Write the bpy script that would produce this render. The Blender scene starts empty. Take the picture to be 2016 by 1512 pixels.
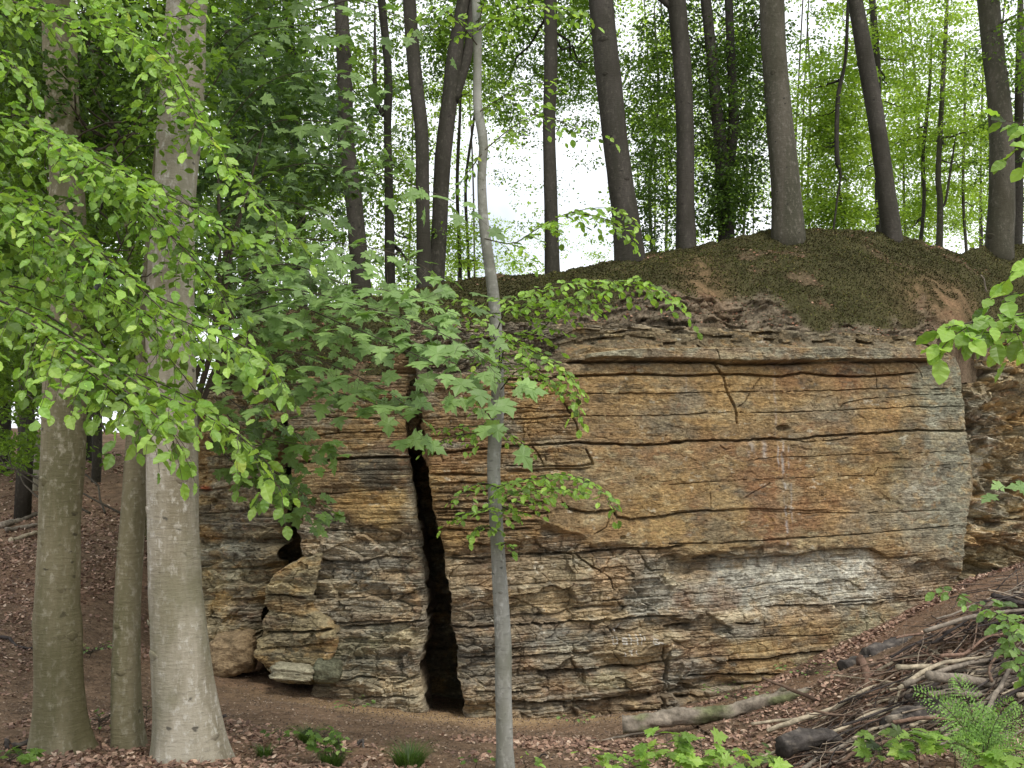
import bpy, math, random
import numpy as np
from mathutils import Vector

# ------------------------------------------------------------------ scene, camera, light
scene = bpy.context.scene
col = scene.collection
RAD = math.radians
F = 1936.0
PITCH = RAD(6.0)
CAM = np.array([0.0, 0.0, 1.7])
cam_d = bpy.data.cameras.new('camera')
cam_d.sensor_width = 36.0
cam_d.lens = 36.0 * F / 2016.0
cam_d.clip_start = 0.05
cam_d.clip_end = 600
cam = bpy.data.objects.new('camera', cam_d)
col.objects.link(cam)
cam.location = CAM
cam.rotation_euler = (RAD(90) + PITCH, 0, 0)
scene.camera = cam

SUN_EL, SUN_AZ = RAD(52), RAD(150)      # azimuth measured from +Y clockwise: behind and right of the camera
world = bpy.data.worlds.new('World')
scene.world = world
world.use_nodes = True
wn, wl = world.node_tree.nodes, world.node_tree.links
wn.clear()
w_out = wn.new('ShaderNodeOutputWorld')
w_bg = wn.new('ShaderNodeBackground')
w_sky = wn.new('ShaderNodeTexSky')
w_sky.sky_type = 'NISHITA'
w_sky.sun_disc = False
w_sky.sun_elevation = SUN_EL
w_sky.sun_rotation = SUN_AZ
w_sky.air_density = 1.0
w_sky.dust_density = 1.0
w_tc = wn.new('ShaderNodeTexCoord')
w_no = wn.new('ShaderNodeTexNoise')
w_no.inputs['Scale'].default_value = 2.6
w_no.inputs['Detail'].default_value = 6
w_rp = wn.new('ShaderNodeValToRGB')
w_rp.color_ramp.elements[0].position = 0.28
w_rp.color_ramp.elements[1].position = 0.44
w_rp.color_ramp.elements[0].color = (0.25, 0.25, 0.25, 1)
w_mx = wn.new('ShaderNodeMix')
w_mx.data_type = 'RGBA'
w_mx.inputs['B'].default_value = (11.0, 11.4, 12.0, 1)      # bright thin cloud cover
wl.new(w_tc.outputs['Generated'], w_no.inputs['Vector'])
wl.new(w_no.outputs['Fac'], w_rp.inputs['Fac'])
wl.new(w_rp.outputs['Color'], w_mx.inputs['Factor'])
wl.new(w_sky.outputs['Color'], w_mx.inputs['A'])
wl.new(w_mx.outputs['Result'], w_bg.inputs['Color'])
w_bg.inputs['Strength'].default_value = 0.12
wl.new(w_bg.outputs['Background'], w_out.inputs['Surface'])

sun_d = bpy.data.lights.new('sun', 'SUN')
sun_d.energy = 2.1
sun_d.angle = RAD(14)
sun_d.color = (1.0, 0.95, 0.87)
sun = bpy.data.objects.new('sun', sun_d)
col.objects.link(sun)
sun_dir = Vector((math.sin(SUN_AZ) * math.cos(SUN_EL), math.cos(SUN_AZ) * math.cos(SUN_EL), math.sin(SUN_EL)))
sun.rotation_euler = (-sun_dir).to_track_quat('-Z', 'Y').to_euler()

scene.view_settings.view_transform = 'Standard'
scene.view_settings.look = 'None'
scene.view_settings.exposure = 0.15
scene.view_settings.gamma = 1.0
scene.cycles.max_bounces = 8
scene.cycles.diffuse_bounces = 4
scene.cycles.transmission_bounces = 5

rng = np.random.default_rng(7)
random.seed(7)

# ------------------------------------------------------------------ maths helpers
def ray(px, py):
    dx = (np.asarray(px, float) - 1008) / F
    dy = (756 - np.asarray(py, float)) / F
    return dx, math.cos(PITCH) - dy * math.sin(PITCH), math.sin(PITCH) + dy * math.cos(PITCH)

def P(px, py, Y):
    """point at world distance Y ahead seen at photo pixel px,py"""
    a, b, c = ray(px, py)
    k = np.asarray(Y, float) / b
    return np.stack([a * k, b * k, c * k + CAM[2]], -1)

M32 = np.uint64(0xffffffff)
def h2(ix, iy, seed=0):
    ix = np.asarray(ix).astype(np.int64).astype(np.uint64)
    iy = np.asarray(iy).astype(np.int64).astype(np.uint64)
    with np.errstate(over='ignore'):
        n = (ix * np.uint64(374761393) + iy * np.uint64(668265263) + np.uint64((seed * 362437 + 12345) & 0xffffffff)) & M32
        n = ((n ^ (n >> np.uint64(13))) * np.uint64(1274126177)) & M32
        n = ((n ^ (n >> np.uint64(16))) * np.uint64(2246822519)) & M32
        n = n ^ (n >> np.uint64(15))
    return (n & np.uint64(0xffffff)).astype(float) / float(0xffffff)

def vn(x, y, seed=0):
    x = np.asarray(x, float); y = np.asarray(y, float)
    ix = np.floor(x); iy = np.floor(y)
    fx = x - ix; fy = y - iy
    fx = fx * fx * (3 - 2 * fx); fy = fy * fy * (3 - 2 * fy)
    a = h2(ix, iy, seed); b = h2(ix + 1, iy, seed)
    c = h2(ix, iy + 1, seed); d = h2(ix + 1, iy + 1, seed)
    return ((a * (1 - fx) + b * fx) * (1 - fy) + (c * (1 - fx) + d * fx) * fy) * 2 - 1

def fbm(x, y, o=4, seed=0, g=0.5):
    t = 0; a = 1; n = 0
    for k in range(o):
        t = t + a * vn(x * 2 ** k + k * 17.3, y * 2 ** k + k * 9.1, seed + k * 31)
        n += a; a *= g
    return t / n

def sm(a, b, x):
    t = np.clip((x - a) / (b - a), 0, 1)
    return t * t * (3 - 2 * t)

def nrmz(v):
    v = np.asarray(v, float)
    return v / np.maximum(np.linalg.norm(v, axis=-1, keepdims=True), 1e-9)

# ------------------------------------------------------------------ mesh helpers
def new_mesh(name, verts, faces, mat, parent=None, smooth=True, colors=None, loop_starts=None):
    """verts (N,3); faces = (M,k) array, or list of arrays of different k"""
    me = bpy.data.meshes.new(name)
    verts = np.asarray(verts, np.float32)
    if not isinstance(faces, list):
        faces = [faces]
    faces = [np.asarray(f, np.int32) for f in faces if len(f)]
    li = np.concatenate([f.ravel() for f in faces])
    tot = np.concatenate([np.full(len(f), f.shape[1], np.int32) for f in faces])
    st = np.concatenate([[0], np.cumsum(tot)[:-1]]).astype(np.int32)
    me.vertices.add(len(verts)); me.vertices.foreach_set('co', verts.ravel())
    me.loops.add(len(li)); me.loops.foreach_set('vertex_index', li)
    me.polygons.add(len(tot)); me.polygons.foreach_set('loop_start', st)
    me.polygons.foreach_set('loop_total', tot)
    me.polygons.foreach_set('use_smooth', np.full(len(tot), smooth))
    if colors is not None:
        at = me.color_attributes.new('Col', 'FLOAT_COLOR', 'POINT')
        c4 = np.ones((len(verts), 4), np.float32); c4[:, :3] = colors
        at.data.foreach_set('color', c4.ravel())
    me.materials.append(mat)
    me.update(calc_edges=True)
    o = bpy.data.objects.new(name, me)
    col.objects.link(o)
    if parent: o.parent = parent
    return o

def grid_faces(nr, nc):
    i = np.arange(nr * nc).reshape(nr, nc)
    return np.stack([i[:-1, :-1], i[:-1, 1:], i[1:, 1:], i[1:, :-1]], -1).reshape(-1, 4)

def empty(name, loc=(0, 0, 0)):
    o = bpy.data.objects.new(name, None)
    o.empty_display_size = 0.1
    col.objects.link(o)
    o.location = loc
    return o

def tag(o, label=None, cat=None, group=None, kind=None):
    if label: o['label'] = label
    if cat: o['category'] = cat
    if group: o['group'] = group
    if kind: o['kind'] = kind
    return o

def adopt(root, parts):
    """parent parts (built in world space) to a thing's Empty without moving them"""
    for p in parts:
        p.parent = root
        p.location = -Vector(root.location)

class Acc:
    """collects tubes (and their tints) into one mesh"""
    def __init__(s): s.v = []; s.f = []; s.t = []; s.n = 0; s.c = []
    def tube(s, pts, radii, n=8, rough=0.0, seed=0, cap=True, flare=None, tint=None):
        pts = np.asarray(pts, float); radii = np.asarray(radii, float); m = len(pts)
        tan = np.gradient(pts, axis=0); tan = nrmz(tan)
        ref = np.array([0.0, 1.0, 0.02]) if abs(tan[0][2]) > 0.6 else np.array([0.0, 0.0, 1.0])
        u = nrmz(np.cross(tan, ref)); w = np.cross(tan, u)
        a = np.linspace(0, 2 * math.pi, n, endpoint=False)
        r = radii[:, None] * np.ones((m, n))
        if rough:
            L = np.concatenate([[0], np.cumsum(np.linalg.norm(np.diff(pts, axis=0), axis=1))])
            r = r * (1 + rough * fbm(np.cos(a)[None] * 1.2 + L[:, None] * 1.5 + seed, np.sin(a)[None] * 1.2 + L[:, None] * .5 + 7, 3, seed))
        if flare is not None: r = r * flare(L if rough else None, a)
        ring = pts[:, None] + r[..., None] * (np.cos(a)[None, :, None] * u[:, None] + np.sin(a)[None, :, None] * w[:, None])
        s.v.append(ring.reshape(-1, 3))
        i = np.arange(m * n).reshape(m, n) + s.n
        j = np.roll(i, -1, axis=1)
        s.f.append(np.stack([i[:-1], j[:-1], j[1:], i[1:]], -1).reshape(-1, 4))
        k = m * n
        if cap:
            s.v.append(np.stack([pts[0], pts[-1]]))
            c0, c1 = s.n + k, s.n + k + 1
            s.t.append(np.stack([np.full(n, c0), j[0], i[0]], -1))
            s.t.append(np.stack([np.full(n, c1), i[-1], j[-1]], -1))
            k += 2
        if tint is not None: s.c.append(np.tile(np.asarray(tint, float), (k, 1)))
        s.n += k
    def build(s, name, mat, parent=None, smooth=True):
        f = [np.concatenate(s.f)]
        if s.t: f.append(np.concatenate(s.t))
        return new_mesh(name, np.concatenate(s.v), f, mat, parent, smooth, np.concatenate(s.c) if s.c else None)

def resample(pts, step):
    pts = np.asarray(pts, float)
    # Catmull-Rom then even arclength
    n = len(pts)
    if n > 2:
        ext = np.vstack([2 * pts[0] - pts[1], pts, 2 * pts[-1] - pts[-2]])
        out = []
        for i in range(n - 1):
            p0, p1, p2, p3 = ext[i:i + 4]
            for t in np.linspace(0, 1, 9)[:-1]:
                out.append(0.5 * ((2 * p1) + (-p0 + p2) * t + (2 * p0 - 5 * p1 + 4 * p2 - p3) * t * t + (-p0 + 3 * p1 - 3 * p2 + p3) * t ** 3))
        out.append(pts[-1]); pts = np.array(out)
    L = np.concatenate([[0], np.cumsum(np.linalg.norm(np.diff(pts[:, :3], axis=0), axis=1))])
    m = max(3, int(L[-1] / step) + 1)
    q = np.linspace(0, L[-1], m)
    return np.stack([np.interp(q, L, pts[:, k]) for k in range(pts.shape[1])], -1)

# leaf templates: x = across, y = along, z = up.  centred at the stalk
def tmpl_beech():
    """pleated, pointed blade: midrib plus wavy margins"""
    ys = [0, .12, .28, .44, .60, .76, .89, 1.04]
    ws = [0, .19, .30, .335, .31, .235, .13, 0]
    mid = [(0, y, -.05 * math.sin(3.0 * y)) for y in ys]
    v = list(mid)
    for sg in (-1, 1):
        for k in range(1, 7):
            v.append((sg * ws[k], ys[k] + .05, .07 + (.035 if k % 2 else -.03)))
    L = [0, 8, 9, 10, 11, 12, 13, 7]; Rr = [0, 14, 15, 16, 17, 18, 19, 7]
    t = []
    for k in range(7):
        if k == 0: t += [(0, 1, L[1]), (0, Rr[1], 1)]
        elif k == 6: t += [(6, 7, L[6]), (6, Rr[6], 7)]
        else: t += [(k, k + 1, L[k + 1]), (k, L[k + 1], L[k]), (k, Rr[k], Rr[k + 1]), (k, Rr[k + 1], k + 1)]
    return np.array(v, float), np.array(t)
def tmpl_diamond():
    v = [(0, 0, 0), (.3, .35, .05), (.25, .7, .02), (0, 1, -.04), (-.25, .7, .02), (-.3, .35, .05)]
    return np.array(v, float), np.array([(0, 1, 2, 3), (0, 3, 4, 5)])
def tmpl_quad():
    return np.array([(0, 0, 0), (.33, .5, .05), (0, 1, -.03), (-.33, .5, .05)], float), np.array([(0, 1, 2, 3)])
def tmpl_maple():
    # five pointed lobes; outline in polar coordinates around the leaf base at (0,.32)
    out = [(0, .0), (.17, -.06), (.34, -.07), (.27, .12), (.40, .17), (.56, .30), (.40, .34), (.42, .46), (.27, .44), (.19, .50),
           (.30, .62), (.25, .72), (.17, .74), (.09, .88), (0, 1.05)]
    half = out[1:-1]
    pts = [out[0]] + half + [out[-1]] + [(-x, y) for x, y in half[::-1]]
    v = [(0, .30, -.03)] + [(x * 1.15, y, -.10 * (x * x * 4 + (y - .3) ** 2) + .03) for x, y in pts]
    n = len(pts)
    return np.array(v, float), np.array([(0, 1 + i, 1 + (i + 1) % n) for i in range(n)])
T_BEECH, T_DIA, T_QUAD, T_MAPLE = tmpl_beech(), tmpl_diamond(), tmpl_quad(), tmpl_maple()

def leaves_mesh(name, tm, pos, fwd, nrm, size, mat, tint, parent=None, curl=None):
    tv, tf = tm
    N, K = len(pos), len(tv)
    y = nrmz(fwd)
    x = nrmz(np.cross(y, nrm)); z = np.cross(x, y)
    size = np.broadcast_to(np.asarray(size, float), (N,))
    c = np.zeros((N, 1)) if curl is None else np.asarray(curl, float)[:, None]
    tz = tv[None, :, 2] - c * tv[None, :, 1] ** 2
    wob = 1 + .25 * (h2(np.arange(N), np.zeros(N), 5)[:, None] - .5)
    V = pos[:, None] + size[:, None, None] * (tv[None, :, 0, None] * wob[..., None] * x[:, None] + tv[None, :, 1, None] * y[:, None] + tz[..., None] * z[:, None])
    Fc = (tf[None] + (np.arange(N) * K)[:, None, None]).reshape(-1, tf.shape[1])
    C = np.repeat(tint, K, axis=0)
    return new_mesh(name, V.reshape(-1, 3), Fc, mat, parent, False, C)

# ------------------------------------------------------------------ materials
def mat_new(name):
    m = bpy.data.materials.new(name); m.use_nodes = True
    return m, m.node_tree.nodes, m.node_tree.links, m.node_tree.nodes['Principled BSDF']

def add_bump(n, l, b, specs, strength=.6, coord='Object'):
    tc = n.new('ShaderNodeTexCoord'); prev = None
    for sc, det, dist, scale3 in specs:
        mp = n.new('ShaderNodeMapping'); mp.inputs['Scale'].default_value = scale3
        l.new(tc.outputs[coord], mp.inputs['Vector'])
        no = n.new('ShaderNodeTexNoise'); no.inputs['Scale'].default_value = sc; no.inputs['Detail'].default_value = det
        no.inputs['Roughness'].default_value = .65
        l.new(mp.outputs[0], no.inputs['Vector'])
        bp = n.new('ShaderNodeBump'); bp.inputs['Strength'].default_value = strength; bp.inputs['Distance'].default_value = dist
        l.new(no.outputs['Fac'], bp.inputs['Height'])
        if prev: l.new(prev.outputs['Normal'], bp.inputs['Normal'])
        prev = bp
    l.new(prev.outputs['Normal'], b.inputs['Normal'])

def attr_col_mat(name, var=.35, nscale=30, rough=.9, bump=((60, 6, .01, (1, 1, 1)),), spec=.2, scale3=(1, 1, 1), strength=.6):
    m, n, l, b = mat_new(name)
    a = n.new('ShaderNodeVertexColor'); a.layer_name = 'Col'
    tc = n.new('ShaderNodeTexCoord'); mp = n.new('ShaderNodeMapping'); mp.inputs['Scale'].default_value = scale3
    l.new(tc.outputs['Object'], mp.inputs['Vector'])
    no = n.new('ShaderNodeTexNoise'); no.inputs['Scale'].default_value = nscale; no.inputs['Detail'].default_value = 7
    no.inputs['Roughness'].default_value = .7
    l.new(mp.outputs[0], no.inputs['Vector'])
    mr = n.new('ShaderNodeMapRange'); mr.inputs['From Min'].default_value = .3; mr.inputs['From Max'].default_value = .7
    mr.inputs['To Min'].default_value = 1 - var; mr.inputs['To Max'].default_value = 1 + var
    l.new(no.outputs['Fac'], mr.inputs['Value'])
    mx = n.new('ShaderNodeVectorMath'); mx.operation = 'SCALE'
    l.new(a.outputs['Color'], mx.inputs[0]); l.new(mr.outputs[0], mx.inputs['Scale'])
    l.new(mx.outputs[0], b.inputs['Base Color'])
    b.inputs['Roughness'].default_value = rough
    b.inputs['Specular IOR Level'].default_value = spec
    add_bump(n, l, b, bump, strength)
    return m

def leaf_mat(name, trans=.42, rough=.42, spec=.45, tgain=(1.25, 1.35, .7)):
    m, n, l, b = mat_new(name)
    a = n.new('ShaderNodeVertexColor'); a.layer_name = 'Col'
    l.new(a.outputs['Color'], b.inputs['Base Color'])
    b.inputs['Roughness'].default_value = rough
    b.inputs['Specular IOR Level'].default_value = spec
    t = n.new('ShaderNodeBsdfTranslucent')
    mu = n.new('ShaderNodeVectorMath'); mu.operation = 'MULTIPLY'; mu.inputs[1].default_value = tgain
    l.new(a.outputs['Color'], mu.inputs[0]); l.new(mu.outputs[0], t.inputs['Color'])
    mx = n.new('ShaderNodeMixShader'); mx.inputs[0].default_value = trans
    l.new(b.outputs[0], mx.inputs[1]); l.new(t.outputs[0], mx.inputs[2])
    l.new(mx.outputs[0], n['Material Output'].inputs['Surface'])
    return m

def bark_mat(name, c1, c2, c3, streak=(1, 1, .25), bumpd=.012, scar=7.0):
    """smooth beech bark: grey ground with algae, pale lichen blotches, fine horizontal rings"""
    m, n, l, b = mat_new(name)
    tc = n.new('ShaderNodeTexCoord')
    def noise(sc, det, s3, lo, hi):
        mp = n.new('ShaderNodeMapping'); mp.inputs['Scale'].default_value = s3
        l.new(tc.outputs['Object'], mp.inputs['Vector'])
        no = n.new('ShaderNodeTexNoise'); no.inputs['Scale'].default_value = sc; no.inputs['Detail'].default_value = det
        no.inputs['Roughness'].default_value = .65
        l.new(mp.outputs[0], no.inputs['Vector'])
        mr = n.new('ShaderNodeMapRange'); mr.inputs['From Min'].default_value = lo; mr.inputs['From Max'].default_value = hi
        l.new(no.outputs['Fac'], mr.inputs['Value'])
        return mr.outputs[0], no
    f1, n1_ = noise(4.5, 8, (1, 1, .16), .40, .60)
    f2, n2 = noise(22, 7, (1, 1, .6), .52, .70)
    f3, n3 = noise(9, 4, (1, 1, 5.0), .58, .78)
    def mix(fac, A, B):
        mx = n.new('ShaderNodeMix'); mx.data_type = 'RGBA'
        l.new(fac, mx.inputs['Factor'])
        for k, v in (('A', A), ('B', B)):
            if isinstance(v, tuple): mx.inputs[k].default_value = (*v, 1)
            else: l.new(v, mx.inputs[k])
        return mx.outputs['Result']
    c = mix(f1, c1, c2)
    c = mix(f2, c, c3)
    dk = tuple(x * .45 for x in c1)
    c = mix(f3, c, dk)
    mpv = n.new('ShaderNodeMapping'); mpv.inputs['Scale'].default_value = (1, 1, 1.5)
    l.new(tc.outputs['Object'], mpv.inputs['Vector'])
    wv = n.new('ShaderNodeTexNoise'); wv.inputs['Scale'].default_value = 14; wv.inputs['Detail'].default_value = 3
    l.new(mpv.outputs[0], wv.inputs['Vector'])
    wm = n.new('ShaderNodeVectorMath'); wm.operation = 'SCALE'; wm.inputs['Scale'].default_value = .10
    l.new(wv.outputs['Color'], wm.inputs[0])
    wa = n.new('ShaderNodeVectorMath'); wa.operation = 'ADD'
    l.new(mpv.outputs[0], wa.inputs[0]); l.new(wm.outputs[0], wa.inputs[1])
    vo = n.new('ShaderNodeTexVoronoi'); vo.inputs['Scale'].default_value = scar
    l.new(wa.outputs[0], vo.inputs['Vector'])
    rs = n.new('ShaderNodeSeparateColor'); l.new(vo.outputs['Color'], rs.inputs[0])
    gt = n.new('ShaderNodeMath'); gt.operation = 'GREATER_THAN'; gt.inputs[1].default_value = .62
    l.new(rs.outputs[0], gt.inputs[0])
    ms = n.new('ShaderNodeMapRange'); ms.inputs['From Min'].default_value = .20; ms.inputs['From Max'].default_value = .10
    l.new(vo.outputs['Distance'], ms.inputs['Value'])
    mm = n.new('ShaderNodeMath'); mm.operation = 'MULTIPLY'
    l.new(ms.outputs[0], mm.inputs[0]); l.new(gt.outputs[0], mm.inputs[1])
    c = mix(mm.outputs[0], c, tuple(x * .30 for x in c1))
    f4, n4 = noise(1.6, 5, (1, 1, .5), .48, .66)
    c = mix(f4, c, tuple(c1[k] * (.55, .56, .46)[k] for k in range(3)))
    l.new(c, b.inputs['Base Color'])
    b.inputs['Roughness'].default_value = .82
    b.inputs['Specular IOR Level'].default_value = .25
    prev = None
    for nn, d, s in ((n1_, bumpd * 2.2, .6), (n3, bumpd * 1.3, .6), (n2, bumpd, .6)):
        bp = n.new('ShaderNodeBump'); bp.inputs['Strength'].default_value = s; bp.inputs['Distance'].default_value = d
        l.new(nn.outputs['Fac'], bp.inputs['Height'])
        if prev: l.new(prev.outputs['Normal'], bp.inputs['Normal'])
        prev = bp
    l.new(prev.outputs['Normal'], b.inputs['Normal'])
    return m

M_ROCK = attr_col_mat('sandstone', .5, 22, .93, ((11, 10, .07, (1, 1, 2)), (45, 8, .03, (1, 1, 1.3))), .12, (1, 1, 1.5), .9)
M_GROUND = attr_col_mat('forest_soil', .5, 34, .97, ((16, 8, .06, (1, 1, 1)), (80, 6, .02, (1, 1, 1))), .08)
M_LITTER = attr_col_mat('dry_leaves', .3, 60, .75, ((60, 3, .003, (1, 1, 1)),), .25)
M_MOSS = attr_col_mat('moss_blades', .3, 20, .95, ((60, 3, .003, (1, 1, 1)),), .1)
M_WOOD = attr_col_mat('dead_wood', .55, 18, .88, ((10, 6, .02, (1, 1, 1)), (60, 5, .01, (1, 1, 1))), .15)
M_LEAF = leaf_mat('beech_leaf', .45, .42, .45, (1.3, 1.35, .6))
M_LEAFM = leaf_mat('maple_leaf', .33, .5, .5, (1.1, 1.25, .6))
M_LEAFB = leaf_mat('canopy_leaf', .58, .45, .35, (1.45, 1.45, .6))
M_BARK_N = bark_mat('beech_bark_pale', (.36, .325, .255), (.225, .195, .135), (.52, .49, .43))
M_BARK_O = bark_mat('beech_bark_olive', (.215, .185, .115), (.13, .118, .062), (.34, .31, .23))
M_BARK_D = bark_mat('beech_bark_shade_toned', (.050, .043, .034), (.034, .031, .021), (.082, .072, .056))  # canopy shade put into the bark colour, darker than real beech
M_BARK_M = bark_mat('beech_bark_grey', (.080, .070, .050), (.048, .046, .028), (.135, .122, .095))
M_BARK_S = bark_mat('sapling_bark', (.27, .265, .235), (.18, .175, .15), (.38, .375, .34), bumpd=.006, scar=11.0)
M_TWIG = bark_mat('twig_bark', (.075, .06, .04), (.05, .04, .028), (.11, .095, .07), bumpd=.003)
# ------------------------------------------------------------------ ground (one sheet)
GC = [(400,1302,13.3),(520,1335,12.9),(640,1375,12.4),(750,1398,12.15),(870,1400,12.5),(1000,1420,12.0),(1200,1414,12.35),
      (1380,1390,12.7),(1560,1322,13.1),(1700,1250,13.5),(1890,1150,14.1),(2016,1112,15.0),(2200,1040,16.2),(880,1380,14.0),
      (500,1400,10.5),(800,1440,10),(1100,1445,10.3),(1400,1425,10),(1700,1340,10.6),(2016,1195,11.2),(2300,1100,12),
      (300,1400,10.5),(100,1400,9.5),(-200,1380,9.5),(0,1490,7.6),(380,1505,7.4),(1000,1512,8.0),(1500,1515,8),(2016,1470,7.8),(2400,1400,8),
      (150,1250,12),(0,1230,12),(-300,1200,12.5),(150,1050,16),(0,1012,17.3),(300,1130,14.5),(300,985,19),(150,905,22),(0,893,24),
      (-400,850,22),(150,868,32),(450,870,28),(-100,868,34)]
gp = np.array([P(*g) for g in GC])
gw = np.array([(0,0,0.1),(8,0,.2),(-8,0,.1),(0,4,-.05),(-6,4,-.05),(6,4,.1),(14,8,.4),(-14,8,0),(6,24,-1.5),(16,24,0),(0,30,0),(16,14,1.2),(22,18,2),(-14,34,2.2),(-20,24,2.2)])
gp = np.vstack([gp, gw])
def tps_fit(p, z, lam=.02):
    n = len(p)
    d = np.linalg.norm(p[:, None] - p[None], axis=-1)
    K = np.where(d > 0, d * d * np.log(d + 1e-9), 0) + lam * np.eye(n)
    A = np.zeros((n + 3, n + 3)); A[:n, :n] = K
    A[:n, n] = 1; A[:n, n + 1:] = p; A[n, :n] = 1; A[n + 1:, :n] = p.T
    return np.linalg.solve(A, np.concatenate([z, [0, 0, 0]]))
_gt = tps_fit(gp[:, :2], gp[:, 2])
def gz(x, y, detail=True):
    x = np.asarray(x, float); y = np.asarray(y, float)
    xc = np.clip(x, -16, 18); yc = np.clip(y, -1, 34)
    q = np.stack([xc, yc], -1).reshape(-1, 2)
    d = np.linalg.norm(q[:, None] - gp[None, :, :2], axis=-1)
    z = (np.where(d > 0, d * d * np.log(d + 1e-9), 0) @ _gt[:len(gp)] + _gt[len(gp)] + q @ _gt[len(gp) + 1:]).reshape(x.shape)
    z = z + .02 * np.abs(x - xc) - .01 * np.abs(y - yc)
    if detail:
        z = z + .05 * fbm(x * .9, y * .9, 3, 3) + .018 * fbm(x * 5, y * 5, 3, 4)
    return z
def axis_pts(segs):
    out = []
    for a, b, s in segs: out.append(np.arange(a, b, s))
    return np.concatenate(out)
gx = axis_pts([(-90, -20, 5), (-20, -10, .5), (-10, 10, .05), (10, 20, .4), (20, 91, 5)])
gy = axis_pts([(-10, 2, .8), (2, 6, .25), (6, 15, .045), (15, 26, .12), (26, 40, .6), (40, 131, 6)])
GX, GY = np.meshgrid(gx, gy)
GZ = gz(GX, GY)
def soil_col(X, Y):
    n1 = fbm(X * .6, Y * .6, 4, 11); n2 = fbm(X * 3, Y * 3, 4, 12); n3 = fbm(X * 22, Y * 22, 3, 13)
    c = np.array([.120, .080, .052]) * (1 + .35 * n2 + .5 * n3)[..., None]
    lit = sm(.0, .3, n1 + .25 * n2)[..., None]
    c = c * (1 - .5 * lit) + np.array([.165, .10, .065]) * (1 + .6 * n3)[..., None] * .5 * lit
    sand = np.exp(-((X + .3) / 2.3) ** 2 - ((Y - 12.0) / .7) ** 2)[..., None]            # trodden sand at the foot of the rock
    sand = np.clip(sand * (1.1 + .6 * n2[..., None]), 0, 1)
    c = c * (1 - sand) + np.array([.27, .185, .10]) * (1 + .35 * n3)[..., None] * sand
    return np.clip(c * 1.5, .01, 1)
tag(new_mesh('ground', np.stack([GX, GY, GZ], -1).reshape(-1, 3), grid_faces(*GX.shape)[:, ::1], M_GROUND, None, True,
             soil_col(GX, GY).reshape(-1, 3)), kind='structure')

# ------------------------------------------------------------------ the rock: blocks on vertical planes, strata as real relief
class Plane:
    def __init__(s, x0, y0, x1, y1):
        s.o = np.array([x0, y0], float); d = np.array([x1 - x0, y1 - y0], float); s.d = d / np.linalg.norm(d)
        s.n = np.array([s.d[1], -s.d[0]])                          # towards the viewer
    def sz(s, px, py):
        a, b, c = ray(px, py)
        # k*(a,b) = o + t*d
        det = a * (-s.d[1]) + b * s.d[0]
        k = (s.o[0] * (-s.d[1]) + s.o[1] * s.d[0]) / det
        t = (a * k - s.o[0]) * s.d[0] + (b * k - s.o[1]) * s.d[1]
        return t, c * k + CAM[2]
    def poly(s, pts):
        p = np.array(pts, float); t, z = s.sz(p[:, 0], p[:, 1]); return np.stack([t, z], -1)
    def world(s, S, Z, disp):
        return np.stack([s.o[0] + s.d[0] * S + s.n[0] * disp, s.o[1] + s.d[1] * S + s.n[1] * disp, Z], -1)

K = 700 / 2016.0
def R(ox, oy, pts, k=K): return [(ox + x * k, oy + y * k) for x, y in pts]
R5 = lambda *p: R(650, 500, p); R6 = lambda *p: R(1316, 500, p)
R8 = lambda *p: R(650, 987, p); R9 = lambda *p: R(1316, 987, p)
Q = 580 / 1414.0
RP = lambda *p: R(380, 800, p, Q); R7 = lambda *p: R(0, 987, p)

def poly_dist(S, Z, pl):
    """distance to a polyline and signed height above it (positive = above)"""
    best = np.full(S.shape, 9.0); sg = np.zeros(S.shape)
    for (x0, y0), (x1, y1) in zip(pl[:-1], pl[1:]):
        dx, dy = x1 - x0, y1 - y0; L2 = dx * dx + dy * dy + 1e-9
        t = np.clip(((S - x0) * dx + (Z - y0) * dy) / L2, 0, 1)
        ex, ey = S - (x0 + t * dx), Z - (y0 + t * dy)
        d = np.hypot(ex, ey)
        m = d < best
        best = np.where(m, d, best); sg = np.where(m, np.where(abs(dx) > abs(dy), ey, ex), sg)
    return best, sg

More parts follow.
